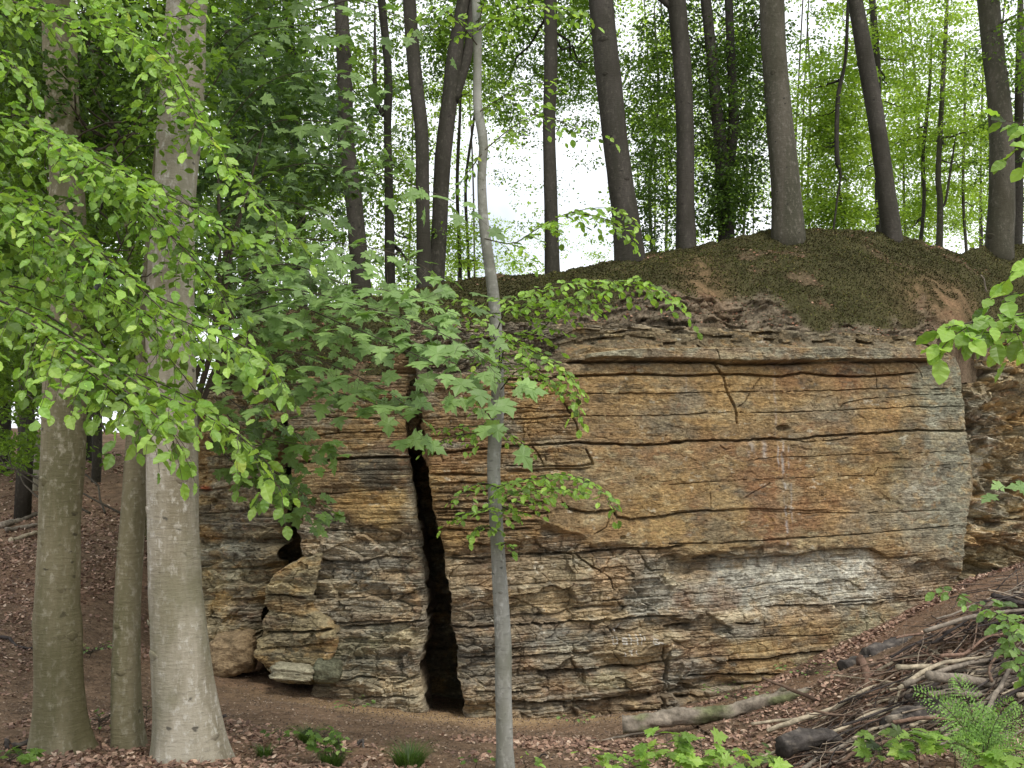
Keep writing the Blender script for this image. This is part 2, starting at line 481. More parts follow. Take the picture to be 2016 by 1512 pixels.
class Relief:
    def __init__(s, pl, S, Z):
        s.pl, s.S, s.Z = pl, S, Z
        s.D = np.zeros(S.shape); s.C = np.zeros(S.shape + (3,)); s.seed = 0
        s.jx = .012 * fbm(S * 9, Z * 9, 3, 71) + .009 * fbm(S * 2.2, Z * 2.2, 2, 75)
        s.jz = .010 * fbm(S * 11, Z * 11, 3, 72) + .009 * fbm(S * 2.6, Z * 2.6, 2, 76)
    def crack(s, pts, w=.012, d=.06, taper=True, jit=1.0):
        p = s.pl.poly(pts); s.seed += 1
        lo = p.min(0) - .3; hi = p.max(0) + .3
        m = (s.S > lo[0]) & (s.S < hi[0]) & (s.Z > lo[1]) & (s.Z < hi[1])
        if not m.any(): return
        S, Z = s.S[m] + jit * s.jx[m], s.Z[m] + jit * s.jz[m]
        dist, _ = poly_dist(S, Z, p)
        ww = w * (.75 + .7 * vn(S * 6, Z * 6, s.seed + 100))
        ww = np.maximum(ww, w * .12)
        s.D[m] -= d * (1 - sm(.45, 1.0, dist / ww))
    def lip(s, pts, a=.04, L=.15, above=0.0, crack=0.0, jit=1.0):
        """overhanging edge: rock below the line is set back, easing out downwards over L"""
        p = s.pl.poly(pts); s.seed += 1
        o = np.argsort(p[:, 0]); p = p[o]
        lo, hi = p[0, 0], p[-1, 0]
        m = (s.S > lo - .02) & (s.S < hi + .02) & (s.Z < p[:, 1].max() + .3) & (s.Z > p[:, 1].min() - 4 * L - .1)
        if not m.any(): return
        S, Z = s.S[m], s.Z[m]
        zl = np.interp(S, p[:, 0], p[:, 1]) - jit * s.jz[m] * 1.3
        q = zl - Z
        e = sm(0, .12, np.minimum(S - lo, hi - S) + .02)
        v = np.where(q > 0, np.exp(-(q / L) ** 1.3), 0) * sm(-.004, .012, q)
        s.D[m] -= a * v * e
        if above: s.D[m] += above * np.where(q <= 0, np.exp(-(-q / .12)), 0) * e
        if crack: s.D[m] -= crack * (1 - sm(.4, 1, np.abs(q - .012) / .018)) * e
    def hole(s, cx, cy, rx, ry, d):
        t, z = s.pl.sz(cx, cy); k = 12.8 / F
        r = np.hypot((s.S - t) / (rx * k), (s.Z - z) / (ry * k)) + .25 * vn(s.S * 14, s.Z * 14, 3)
        s.D -= d * (1 - sm(.75, 1.05, r))
    def bump(s, cx, cy, rx, ry, d, p=.6):
        t, z = s.pl.sz(cx, cy); k = 12.8 / F
        r = np.hypot((s.S - t) / (rx * k), (s.Z - z) / (ry * k)) + .18 * fbm(s.S * 4, s.Z * 7, 3, 5)
        s.D += d * (1 - sm(p, 1.05, r))
    def region(s, pts, feather=.08, n=.06):
        """soft inside-mask of a pixel polygon"""
        p = s.pl.poly(pts); x, y = s.S + n * fbm(s.S * 3, s.Z * 3, 3, 41) * 2, s.Z + n * fbm(s.S * 3, s.Z * 6, 3, 42) * 2
        ins = np.zeros(x.shape, bool); n_ = len(p)
        for i in range(n_):
            x0, y0 = p[i]; x1, y1 = p[(i + 1) % n_]
            c = ((y0 > y) != (y1 > y)) & (x < (x1 - x0) * (y - y0) / (y1 - y0 + 1e-12) + x0)
            ins ^= c
        d, _ = poly_dist(x, y, np.vstack([p, p[:1]]))
        return sm(-feather, feather, np.where(ins, d, -d))
    def blocks(s, thick, width, amp, seed, mask=1.0, dip=.04, edge=.0, bias=0.0):
        b = (s.Z - dip * s.S) + .05 * fbm(s.S * .7, s.Z * 1.5, 3, seed) + .012 * fbm(s.S * 6, s.Z * 9, 3, seed + 3)
        bi = b / thick + .45 * vn(b / thick * .7, b * 0, seed + 9)
        i = np.floor(bi); fi = bi - i
        ws = width * (.5 + 1.3 * h2(i, i * 0, seed + 1))
        jj = (s.S + .12 * fbm(s.S * 2, s.Z * 5, 3, seed + 5)) / ws + 19 * h2(i, i * 0, seed + 2)
        j = np.floor(jj); fj = jj - j
        v = h2(i, j, seed + 4) - .5 + bias
        # each bed's face leans a touch: proud at its top edge
        s.D += mask * amp * (v + .35 * (fi - .5))
        if edge:
            eb = np.minimum(fi, 1 - fi) * thick; es = np.minimum(fj, 1 - fj) * ws
            s.D -= mask * edge * ((1 - sm(.002, .011, eb)) * (.3 + .9 * h2(i, j, seed + 8)) + .6 * (1 - sm(.002, .012, es)) * (h2(i, j, seed + 6) > .45))
        return i, j, v
    def zone(s, cx, cy, rx, ry, c, a=1.0, feather=.5, n=.5, sc=2.5, rot=0, seed=0):
        t, z = s.pl.sz(cx, cy); k = 12.8 / F
        x, y = (s.S - t) / k, (s.Z - z) / k
        cr, sr = math.cos(rot), math.sin(rot)
        x, y = x * cr - y * sr, x * sr + y * cr
        r = np.hypot(x / rx, y / ry) + n * fbm(s.S * sc, s.Z * sc * 1.6, 5, 200 + seed + int(cx), .6)
        m = (1 - sm(1 - feather, 1 + feather * .3, r)) * a
        s.mix(c, m)
    def mix(s, c, m):
        s.C = s.C * (1 - m[..., None]) + np.asarray(c, float) * m[..., None]
    def facets(s, size, amp, seed, mask=1.0, aniso=2.2, edge=0.0, wob=.25):
        """chipped faces: warped cells, each a tilted plane of its own"""
        x = s.S / (size * aniso) + wob * fbm(s.S * 4, s.Z * 6, 3, seed + 5); y = s.Z / size + wob * fbm(s.S * 4, s.Z * 6, 3, seed + 6)
        ix, iy = np.floor(x), np.floor(y)
        b1 = np.full(x.shape, 9.0); b2 = np.full(x.shape, 9.0); v = np.zeros(x.shape)
        for a in (-1, 0, 1):
            for b in (-1, 0, 1):
                cx, cy = ix + a + h2(ix + a, iy + b, seed), iy + b + h2(ix + a, iy + b, seed + 1)
                d = np.abs(x - cx) * .8 + np.abs(y - cy) + .3 * np.hypot(x - cx, y - cy)
                h = h2(ix + a, iy + b, seed + 2) - .5 + (x - cx) * (h2(ix + a, iy + b, seed + 3) - .5) * 1.3 + (y - cy) * (h2(ix + a, iy + b, seed + 4) - .25) * 1.3
                m = d < b1
                b2 = np.where(m, b1, np.minimum(b2, d)); v = np.where(m, h, v); b1 = np.where(m, d, b1)
        s.D += mask * amp * v
        if edge: s.D -= mask * edge * (1 - sm(.02, .10, b2 - b1))
        return v
    def stroke(s, pts, c, w=.006, a=.8):
        p = s.pl.poly(pts); d, _ = poly_dist(s.S, s.Z, p)
        s.mix(c, a * (1 - sm(.5, 1.1, d / w)) * (.85 + .15 * vn(s.S * 40, s.Z * 40, 9)))

OCHRE=(.37,.235,.105); ORANGE=(.35,.21,.105); RUST=(.25,.115,.06); BROWN=(.215,.15,.095); GREY=(.225,.205,.175)
DGREY=(.095,.085,.075); LGREY=(.36,.345,.32); CREAM=(.50,.41,.27); WHITE=(.62,.60,.57); OLIVE=(.17,.155,.08); GOLD=(.45,.31,.15)

def base_colour(r, a, b, seed):
    S, Z = r.S, r.Z
    n = fbm(S * 1.1, Z * 2.2, 5, seed, .6); st = fbm(S * 1.2, Z * 9, 4, seed + 1, .6); fine = fbm(S * 9, Z * 15, 4, seed + 2, .65)
    r.C[:] = a
    r.mix(b, sm(-.25, .35, n + .35 * st))
    r.mix(GREY, .65 * sm(.05, .4, fbm(S * 1.7, Z * 4, 5, seed + 3, .6) + .2 * fine))
    r.mix(OCHRE, .7 * sm(.08, .35, fbm(S * 1.9, Z * 4.4, 5, seed + 4, .6)))
    r.mix(RUST, .35 * sm(.22, .45, fbm(S * 2.3, Z * 5, 5, seed + 5, .6)))
    return n, st, fine

def finish(r, seed, var=.34):
    S, Z = r.S, r.Z
    fine = fbm(S * 14, Z * 17, 5, seed + 20, .75); st = fbm(S * 3.5, Z * 16, 4, seed + 21, .6)
    r.mix(DGREY, .6 * sm(.22, .5, fbm(S * 3.3, Z * 10, 5, seed + 22, .65)))
    r.mix(CREAM, .55 * sm(.30, .55, fbm(S * 5, Z * 12, 5, seed + 23, .65)))
    r.mix(RUST, .35 * sm(.3, .55, fbm(S * 9, Z * 12, 4, seed + 25, .65)))
    r.mix(OCHRE, .45 * sm(.2, .45, fbm(S * 6, Z * 9, 5, seed + 26, .65)))
    r.mix(WHITE, .4 * sm(.36, .6, fbm(S * 6, Z * 10, 5, seed + 24, .7)))
    r.C *= (1 + 1.5 * var * fine + .16 * st)[..., None]
    lum = r.C.mean(-1, keepdims=True)
    r.C[:] = np.clip((r.C * .91 + lum * .09) * 1.15 * np.array([1.0, 1.0, .85]), .015, .8)

def rock_block(name, pl, left, right, py_top, py_bot, step, fn, mat=None, seed=0, side=2.4, rnd=.10, setback=None, sides=(True, True), bl=None, br=None):
    lp, rp = pl.poly(left), pl.poly(right)
    cx = (np.mean([p[0] for p in left]) + np.mean([p[0] for p in right])) / 2
    z1 = float(pl.sz(cx, py_top)[1]); z0 = float(pl.sz(cx, py_bot)[1])
    nz = int((z1 - z0) / step) + 1
    z = np.linspace(z0, z1, nz)
    lo = np.argsort(lp[:, 1]); ro = np.argsort(rp[:, 1])
    sl = np.interp(z, lp[lo, 1], lp[lo, 0]); sr = np.interp(z, rp[ro, 1], rp[ro, 0])
    sl = sl + .035 * fbm(z * 3, z * 0 + seed, 4, seed + 1); sr = sr + .035 * fbm(z * 3, z * 0 + seed, 4, seed + 2)
    ns = int(np.mean(sr - sl) / step) + 1
    t = np.linspace(0, 1, ns)
    S = sl[:, None] * (1 - t) + sr[:, None] * t
    Z = np.repeat(z[:, None], ns, 1)
    r = Relief(pl, S, Z)
    fn(r)
    e = np.minimum(S - sl[:, None] if sides[0] else 9, sr[:, None] - S if sides[1] else 9)
    rr = rnd * (1 + .8 * fbm(Z * 5, Z * 0 + 3, 3, seed + 9))
    q = np.clip(1 - e / np.maximum(rr, .02), 0, 1)
    r.D -= rr * (1 - np.sqrt(1 - q * q * .98))
    if setback is not None: r.D -= setback(r)
    V = pl.world(S, Z, r.D)
    C = r.C
    back = np.concatenate([[.02, .05, .09], np.linspace(.15, side, 26)])
    nb0 = np.array([-pl.n[0], -pl.n[1], 0])
    def strip(ci, sgn, sd):
        bb = bl if sgn < 0 else br
        nb = nb0 if bb is None else np.array([bb[0], bb[1], 0.0])
        base = V[:, ci]; c0 = C[:, ci]
        B = back[None, :] * np.ones((nz, 1)); ZZ = np.repeat(z[:, None], len(back), 1)
        lay = (h2(np.floor((ZZ + .03 * vn(B * 2, ZZ * 2, sd)) / .085), np.floor(B / .7), sd) - .5) * .07 + .12 * fbm(B * 1.2, ZZ * 1.5, 3, sd + 1)
        lay *= sm(0, .25, B)
        pos = base[:, None] + B[..., None] * nb + (sgn * lay)[..., None] * np.array([pl.d[0], pl.d[1], 0])
        cc = c0[:, None] * (1 - sm(0, .5, B)[..., None]) + np.array([.20, .15, .10]) * (1 + .5 * fbm(B * 3, ZZ * 9, 4, sd + 2))[..., None] * sm(0, .5, B)[..., None]
        return pos, np.clip(cc, .02, .8)
    Vs, Cs = [V], [C]
    if sides[0]:
        a, b = strip(0, -1, seed + 50); Vs.insert(0, a[:, ::-1]); Cs.insert(0, b[:, ::-1])
    if sides[1]:
        a, b = strip(-1, 1, seed + 60); Vs.append(a); Cs.append(b)
    VV = np.concatenate(Vs, 1); CC = np.concatenate(Cs, 1)
    o = new_mesh(name, VV.reshape(-1, 3), grid_faces(*VV.shape[:2]), mat or M_ROCK, None, False, CC.reshape(-1, 3))
    return o, r

# ---- main slab
PM = Plane(-.60, 12.0, 6.40, 14.1)
def f_main(r):
    S, Z = r.S, r.Z
    base_colour(r, BROWN, (.30, .185, .09), 301)
    smooth = r.region([(1120,640),(1960,640),(1960,1150),(1800,1100),(1560,1085),(1420,1095),(1300,1085),(1180,1070),(1060,1040),(1050,960),(1040,900),(1110,860)], .07)
    leftz = r.region([(800,740),(1120,740),(1120,890),(1060,1000),(1060,1060),(860,1100),(820,900)], .05)
    greyz = r.region([(1410,1100),(1560,1085),(1700,1070),(1750,1110),(1900,1120),(1900,1200),(1650,1210),(1300,1220),(1280,1160)], .08, .1)
    calm = r.region([(1430,1225),(1700,1205),(1900,1190),(1900,1400),(1650,1330),(1430,1340)], .08, .08)
    low = (1 - smooth) * (1 - leftz) * (1 - .6 * calm)
    r.D += .05 * fbm(S * .5, Z * .8, 3, 77)
    # bulge of the whole slab, slightly undercut towards its foot at the left
    r.D += .05 * smooth
    # strata relief
    r.blocks(.16, 1.3, .016, 11, smooth, edge=.0)
    r.blocks(.075, .8, .012, 12, smooth * sm(-.1, .4, fbm(S, Z, 3, 8)), edge=.008)
    r.blocks(.13, 1.0, .045, 13, leftz, edge=.03)
    r.blocks(.05, .9, .014, 14, leftz, edge=.010)
    g = 1 - .6 * greyz
    r.blocks(.27, .95, .12, 15, low * g, edge=.035)
    r.blocks(.12, .5, .05, 16, low * g, edge=.03)
    r.blocks(.05, .5, .007, 17, low, edge=.008)
    r.D += low * (.03 * fbm(S * 3, Z * 5, 3, 18) - .04 * np.abs(fbm(S * 2, Z * 3.2, 4, 19)) + .007 * fbm(S * 14, Z * 22, 3, 21))
    r.D -= low * .06
    r.facets(.28, .125, 900, low * g, 1.8, .03); r.facets(.10, .028, 910, low * (.4 + .6 * g) * sm(-.5, .3, fbm(S * 1.5, Z * 2, 3, 62)), 2.0, .014); r.facets(.036, .009, 920, low, 2.0)
    r.facets(.14, .016, 930, smooth, 2.4); r.facets(.05, .008, 940, smooth, 2.2); r.facets(.07, .03, 950, leftz, 2.6, .015)
    r.D += smooth * (.010 * fbm(S * 3, Z * 6, 4, 22) + .005 * fbm(S * 15, Z * 30, 4, 23, .65)) + leftz * .016 * fbm(S * 4, Z * 12, 4, 24)
    # pits
    pit = h2(np.floor(S / .11), np.floor(Z / .11), 77); cxp = (S / .11) % 1 - .5; czp = (Z / .11) % 1 - .5
    r.D -= .02 * (pit > .95) * (1 - sm(.06, .16, np.hypot(cxp, czp))) * smooth
    # capping slabs, proud of the face, with the deep gap under them
    cap = r.region([(1150,698),(1250,690),(1400,688),(1620,684),(1828,690),(1836,711),(1640,713),(1400,712),(1150,706)], .012, .012)
    r.D += .16 * cap
    r.lip([(1110,712)] + R6((0,608),(250,605),(330,622),(600,618),(900,605),(1300,602),(1470,606)), .17, .03, crack=.06)
    r.lip([(1090,738)] + R5((1400,690),(1750,680)) + R6((0,684),(140,690),(280,676),(450,682),(640,690),(760,668),(960,690),(1160,690),(1400,672)), .045, .03, crack=.09)
    r.lip(R5((1000,700),(1200,705),(1290,690)), .08, .05, crack=.08)
    for p, w, d in [
        (R6((0,790),(300,785),(900,775),(1300,760),(1680,770)), .009, .05), (R5((1380,802),(1450,796),(1700,795),(2016,790)), .01, .05),
        (R6((0,910),(380,900),(700,897),(1000,885),(1400,868),(1700,862)), .009, .05), (R5((1400,920),(1750,918),(2016,910)), .009, .04),
        (R6((960,880),(980,850),(1100,825),(1400,800),(1690,790)), .01, .05),
        (R6((720,1048),(760,1068),(900,1062),(1000,1045)), .012, .05),
        (R6((290,1090),(320,1110),(350,1100)), .012, .03),
        (R6((440,1175),(520,1160),(1000,1140),(1690,1115)), .007, .035), (R6((0,1310),(250,1290),(600,1275),(960,1262),(1160,1255),(1175,1215),(1690,1190)), .008, .035),
        (R6((430,1385),(520,1330),(570,1300)), .011, .04), (R6((230,1310),(238,1390),(230,1460)), .007, .03),
        (R6((0,1480),(200,1455),(420,1455),(800,1470),(1600,1455)), .008, .035), (R6((955,1170),(955,1260)), .006, .03),
        (R6((190,510),(235,560),(262,640),(310,700),(330,780),(370,880),(385,960)), .019, .12),
        (R6((515,705),(470,770),(430,840),(385,870)), .009, .04),
        (R6((1155,640),(1162,700),(1165,760)), .008, .04), (R6((1300,680),(1302,730)), .006, .03), (R6((1380,610),(1400,650),(1425,700)), .012, .05),
        (R5((1300,800),(1350,880),(1390,960),(1405,1040)), .014, .1), (R5((1110,850),(1110,930),(1100,1000),(1130,1030)), .013, .06),
        (R5((1150,1090),(1190,1160),(1210,1205)), .014, .08), (R5((1440,1110),(1480,1190),(1400,1203),(1200,1205),(1000,1195)), .014, .07),
        (R5((1030,930),(1110,938),(1330,920),(1400,925)), .014, .07), (R5((1000,880),(1130,868),(1200,880)), .01, .05),
        (R8((1300,290),(1390,300),(1395,370),(1410,400)), .013, .08), (R8((1410,300),(1490,370),(1550,400),(1600,450),(1620,500)), .016, .08),
        (R8((1750,280),(1800,360),(1850,400),(1930,390)), .014, .06), (R8((1880,820),(1910,900),(1930,960),(1920,1100)), .022, .15),
        (R9((0,240),(300,235),(620,215),(880,200),(1000,190),(1300,165),(1600,140)), .013, .07),
        (R9((560,600),(900,590),(1000,575),(1300,550),(1590,535)), .011, .07), (R9((20,830),(15,960),(30,1100)), .02, .15),
        (R9((380,510),(560,470),(780,440)), .01, .04), (R9((160,775),(450,770),(800,765),(1000,755)), .012, .06),
        (R5((1600,1450),(1560,1550),(1490,1590)), .01, .04), (R8((1220,60),(1225,110)), .01, .04), (R8((1150,0),(1160,80)), .01, .04)]:
        r.crack(p, w, d)
    for p, a, L, c in [
        (R5((548,1132),(700,1116),(900,1095),(1000,1080),(1120,1082),(1220,1075),(1400,1060),(1560,1075),(1850,1076),(1950,1066),(2016,1062)), .03, .05, .11),
        (R6((0,1060),(300,1050),(600,1043),(720,1048),(850,1030),(1100,1015),(1400,995),(1725,997)), .022, .05, .10),
        (R5((1300,1400),(1350,1440),(1440,1460),(1600,1450),(1620,1490),(1700,1500),(2016,1465)), .05, .10, .05),
        (R5((1000,1225),(1200,1218),(1400,1212),(1480,1205)), .02, .05, .05),
        (R8((640,325),(900,320),(1100,300),(1250,295),(1500,280),(1700,262),(1900,258),(2016,240)), .045, .08, .10),
        (R8((780,250),(830,238),(900,240)), .05, .05, .05),
        (R8((700,715),(800,718),(1010,702),(1250,690),(1400,680),(1575,672)), .11, .12, .14),
        (R8((1575,672),(1800,655),(2016,650)), .03, .05, .08),
        (R8((1020,655),(1100,640),(1300,640),(1390,600),(1640,590)), .05, .06, .03),
        (R8((720,885),(1030,885),(1250,860),(1480,855)), .06, .08, .07),
        (R8((1200,975),(1480,950),(1780,930),(1920,912)), .12, .10, .12),
        (R8((800,1075),(1040,1080),(1300,1060)), .05, .06, .06),
        (R8((1040,1140),(1300,1145),(1500,1130),(1700,1110)), .15, .08, .14),
        (R8((1690,1205),(1900,1195)), .05, .05, .06),
        (R9((110,312),(180,305),(250,300),(325,318),(380,327),(520,318),(700,305),(820,275),(1000,262),(1150,262),(1240,310)), .065, .28, .02),
        (R9((560,600),(740,595),(900,590)), .03, .06, .02),
        (R9((0,715),(170,690)), .08, .08, .10), (R9((370,685),(530,690)), .03, .05, .08),
        (R9((280,905),(550,890),(700,860),(980,850)), .06, .10, .07),
        (R9((130,990),(340,985),(720,970),(745,940)), .07, .06, .10),
        (R9((60,1118),(220,1108)), .16, .10, .05),
        (R9((0,60),(400,40),(900,50)), .01, .04, .03),
        (R5((560,1245),(700,1240),(920,1250)), .05, .04, .05), (R5((570,1300),(760,1290),(920,1300),(1100,1310)), .04, .035, .04),
        (R5((580,1345),(920,1340)), .04, .03, .05), (R5((585,1400),(760,1395),(1250,1405)), .05, .04, .05),
        (R5((590,1440),(920,1435),(1150,1445)), .03, .03, .05), (R5((600,1480),(920,1475)), .04, .03, .04),
        (R8((590,60),(900,55),(1250,62)), .05, .04, .06), (R8((600,100),(800,105),(1200,108)), .03, .03, .05), (R8((600,150),(800,160),(1150,150)), .04, .05, .05)]:
        r.lip(p, a, L, crack=c)
    r.hole(1540, 843, 15, 7, .12); r.hole(1225, 1058, 6, 4, .05)
    r.hole(1360, 1366, 32, 14, .16); r.hole(1262, 1372, 34, 9, .12)
    r.bump(1345, 1252, 26, 14, .10); r.bump(1335, 1283, 28, 14, .05); r.bump(1200, 1150, 60, 50, .05); r.bump(1240, 1270, 100, 30, .07)
    r.bump(1180, 1210, 70, 14, .05); r.bump(1280, 1390, 50, 12, .08)
    # ---------------- colours traced by eye
    r.mix((.29, .205, .12), .55 * smooth)
    for z in [
        (1240,770,110,40,OCHRE,.6,.5,.8), (1200,870,120,24,ORANGE,.4,.5,.6), (1290,900,60,20,RUST,.4), (1440,770,90,70,OCHRE,.75), (1640,740,130,40,ORANGE,.55), (1660,745,40,40,RUST,.6),
        (1560,740,40,60,RUST,.45), (1560,790,110,26,GOLD,.35), (1780,790,60,40,GOLD,.5), (1390,830,70,24,OCHRE,.7), (1655,845,90,20,ORANGE,.55), (1730,830,60,30,OCHRE,.6),
        (1500,920,90,70,RUST,.5), (1400,890,70,40,RUST,.35), (1330,960,120,50,OCHRE,.55), (1660,930,110,60,OCHRE,.65), (1560,990,150,80,RUST,.5), (1440,1010,60,60,GOLD,.45), (1540,1040,60,40,RUST,.6),
        (1300,1030,80,60,OCHRE,.7), (1310,1035,50,40,GOLD,.5), (1640,1000,90,50,ORANGE,.45), (1130,1060,70,22,ORANGE,.75), (1210,1050,50,30,ORANGE,.5), (1090,980,90,40,BROWN,.5),
        (1760,930,60,90,OLIVE,.35), (1730,1020,80,60,GREY,.5),
        (930,900,100,30,(.25,.15,.08),.6), (920,1010,90,90,(.20,.13,.07),.7), (1000,790,120,40,(.33,.2,.09),.6), (900,1050,50,40,OCHRE,.4), (900,1130,40,60,(.33,.23,.12),.6),
        (1080,820,60,22,OCHRE,.5), (1180,780,60,24,DGREY,.3), (1100,870,90,12,GREY,.6), (1010,850,40,30,GREY,.6), (870,875,60,9,GREY,.8),
        (1350,790,40,40,GREY,.6), (1625,810,60,50,GREY,.5), (1290,830,40,30,GREY,.4), (1590,760,30,14,DGREY,.5), (1740,770,60,30,DGREY,.4),
        # grey drape along the right edge
        (1860,900,75,260,(.27,.26,.22),.95,.35,.35), (1850,760,90,80,(.24,.235,.19),.9,.35,.35), (1840,830,26,60,(.40,.39,.34),.6), (1850,930,50,30,(.16,.15,.13),.5), (1820,1010,90,90,(.30,.28,.24),.7),
        (1790,900,30,120,(.20,.18,.14),.5), (1800,960,60,30,(.38,.35,.32),.45), (1700,1030,60,30,GREY,.5),
        # pale grey spall field
        (1620,1140,230,60,(.33,.315,.29),.95), (1480,1160,130,60,(.34,.325,.30),.85), (1700,1120,70,34,WHITE,.35), (1560,1145,60,40,WHITE,.3), (1480,1150,80,18,(.18,.17,.16),.4), (1700,1170,80,24,(.43,.41,.39),.5),
        (1555,1175,60,10,CREAM,.8), (1690,1145,26,12,CREAM,.6), (1820,1130,70,60,BROWN,.4), (1750,1230,120,50,(.27,.24,.18),.8), (1620,1220,40,30,OCHRE,.55), (1650,1235,24,40,OCHRE,.4), (1700,1250,60,40,(.34,.30,.2),.6),
        # lower field
        (1430,1185,40,40,RUST,.4), (1345,1180,40,26,RUST,.7), (1450,1215,60,14,CREAM,.6), (1480,1280,110,24,GOLD,.9), (1600,1290,60,24,OCHRE,.4), (1450,1245,60,20,(.34,.33,.31),.6), (1490,1215,30,14,OCHRE,.7), (1570,1245,24,14,GOLD,.7),
        (1190,1150,45,60,OCHRE,.85), (1200,1120,40,40,ORANGE,.6), (1070,1170,90,40,(.36,.26,.13),.8), (1120,1190,80,20,GOLD,.6), (1160,1215,80,12,GOLD,.85), (1130,1120,50,40,(.31,.25,.15),.6),
        (1300,1160,70,60,(.31,.29,.26),.8), (1330,1120,50,30,(.26,.22,.16),.7), (1060,1130,60,34,(.30,.22,.13),.6), (1370,1130,50,20,OCHRE,.5), (1250,1110,30,30,BROWN,.6),
        (1100,1260,120,24,(.17,.165,.155),.85), (1140,1290,60,20,(.24,.23,.21),.7), (960,1220,60,22,(.12,.11,.10),.7), (940,1290,70,60,(.17,.15,.13),.8), (1040,1250,60,24,(.24,.17,.11),.6),
        (1255,1262,80,30,(.29,.20,.10),.9), (1240,1295,90,20,(.32,.23,.12),.9), (1330,1255,30,16,CREAM,.5), (1330,1287,30,14,(.36,.34,.3),.7), (1350,1330,40,40,(.30,.285,.27),.7), (1400,1330,30,30,(.33,.31,.29),.5),
        (1200,1345,60,22,(.33,.28,.16),.85), (1270,1335,40,20,OCHRE,.6), (1060,1330,120,30,(.15,.13,.11),.7), (1110,1290,50,24,CREAM,.35), (1130,1385,130,22,(.22,.19,.16),.8), (1010,1360,70,30,(.2,.17,.14),.7),
        (1252,1392,12,16,GOLD,.9), (1285,1395,40,12,(.30,.21,.11),.9), (1415,1335,22,12,ORANGE,.9), (1500,1335,70,9,(.36,.24,.11),.8), (1330,1395,26,20,(.16,.15,.14),.6), (1420,1360,60,10,(.3,.26,.2),.6),
        (1430,1400,60,24,(.2,.18,.12),.7), (950,1400,40,20,(.22,.18,.11),.6), (1650,1300,120,30,(.29,.26,.19),.5)]:
        cx, cy, rx, ry, c, a = z[:6]; fe = z[6] if len(z) > 6 else .6; nn = z[7] if len(z) > 7 else .9
        r.zone(cx, cy, rx, ry, c, a, fe, nn)
    zt = np.interp(S, *PM.poly([(830,768),(950,735),(1110,712),(1170,688),(1400,684),(1830,686),(1920,715)]).T)
    r.mix((.30, .285, .235), .85 * cap); r.mix((.30, .19, .12), .6 * cap * sm(.0, .3, fbm(S * 2, Z * 3, 3, 61)))
    r.mix((.13, .105, .075), .8 * sm(-.01, .05, Z - zt))
    dstn = fbm(S * 1.3 + .6 * Z, Z * 2.4, 5, 361, .6)
    r.mix((.15, .135, .115), .55 * smooth * sm(.12, .38, dstn)); r.mix((.26, .145, .07), .35 * smooth * sm(.15, .4, fbm(S * 1.6, Z * 2.8, 5, 362, .6))); r.mix((.37, .30, .20), .45 * smooth * sm(.2, .42, fbm(S * 1.8, Z * 3, 5, 363, .6)))
    finish(r, 320, .40)
    r.C *= (1 + .42 * low + .12 * leftz + .06 * smooth)[..., None]
    gl = r.C.mean(-1, keepdims=True) * np.array([1.04, 1.0, .90]); r.C[:] = r.C * (1 - .32 * low[..., None]) + gl * .32 * low[..., None]
    r.mix(CREAM, .45 * low * sm(.15, .45, fbm(S * 3.4, Z * 7, 5, 351, .65)))
    # efflorescence and drip streaks
    for x, y0, y1, w, a in [(1540,855,1080,.02,.55),(1532,870,960,.012,.6),(1552,860,1030,.012,.35),(1520,700,860,.018,.25),(1478,870,900,.05,.45),(1505,870,905,.03,.5),(1345,700,820,.012,.15)]:
        t, z1_ = r.pl.sz(x, y0); _, z0_ = r.pl.sz(x, y1)
        m = np.exp(-((S - t + .02 * vn(Z * 5, Z, 6)) / w) ** 2) * sm(z0_ - .05, z0_ + .1, Z) * (1 - sm(z1_ - .05, z1_ + .05, Z)) * sm(-.2, .4, vn(S * 30, Z * 14, 7) + .3)
        r.mix(WHITE, a * m)
    # cut letters
    W = (.8, .78, .72)
    a = 1100; b = 1150; k = 400 / 2016.0
    for st in [[(545,532),(545,598),(588,594),(590,534),(545,532)], [(672,540),(640,538),(632,565),(672,565),(674,592),(634,592)],
               [(712,510),(712,592)], [(712,556),(772,556)], [(772,508),(774,594)], [(815,500),(812,590)], [(845,520),(838,560)],
               [(972,548),(930,540),(926,585),(965,588),(968,566),(945,566)], [(985,570),(1010,582)], [(585,420),(575,470)], [(575,470),(560,440)], [(575,455),(605,400)],
               [(715,650),(712,700)], [(690,665),(715,650)], [(640,680),(645,710)], [(760,660),(765,690)]]:
        r.stroke(R(a, b, st, k), W, .0085, 1.0)
    for st in [[(850,1370),(850,1345),(875,1348),(875,1370),(850,1370)], [(905,1340),(885,1345),(890,1375),(905,1370),(905,1358)]]:
        r.stroke(R(1316, 500, st, K), (.09, .055, .03), .006, .8)
def back_main(r):
    # above the capping slabs the rock steps back in thin broken ledges under the turf
    zt = np.interp(r.S, *PM.poly([(830,768),(950,735),(1110,712),(1170,690),(1400,686),(1830,688),(1920,720)]).T)
    q = r.Z - zt
    q = q + .05 * fbm(r.S * 2.5, r.Z * 5, 3, 88)
    step = np.floor(np.maximum(q, 0) / .05) * .05
    jag = .22 * h2(np.floor(q / .05), np.floor(r.S / .33 + 7 * h2(np.floor(q / .05), 0 * q, 5)), 6)
    return np.where(q > .0, step * .85 + jag * sm(0, .2, q) + .10 * (r.S > 1.0), 0)
o, _ = rock_block('sandstone_slab', PM, [(836,600),(836,880),(850,960),(880,1100),(903,1250),(925,1450)],
                  [(1860,600),(1885,720),(1905,850),(1915,950),(1902,1040),(1892,1110),(1890,1420)], 630, 1450, .0088, f_main, seed=1, side=2.6, bl=(.06, 1), br=(.25, 1), rnd=.09, setback=back_main)
tag(o, 'big layered ochre sandstone slab with letters scratched near its foot, right of the dark cleft', 'rock face')

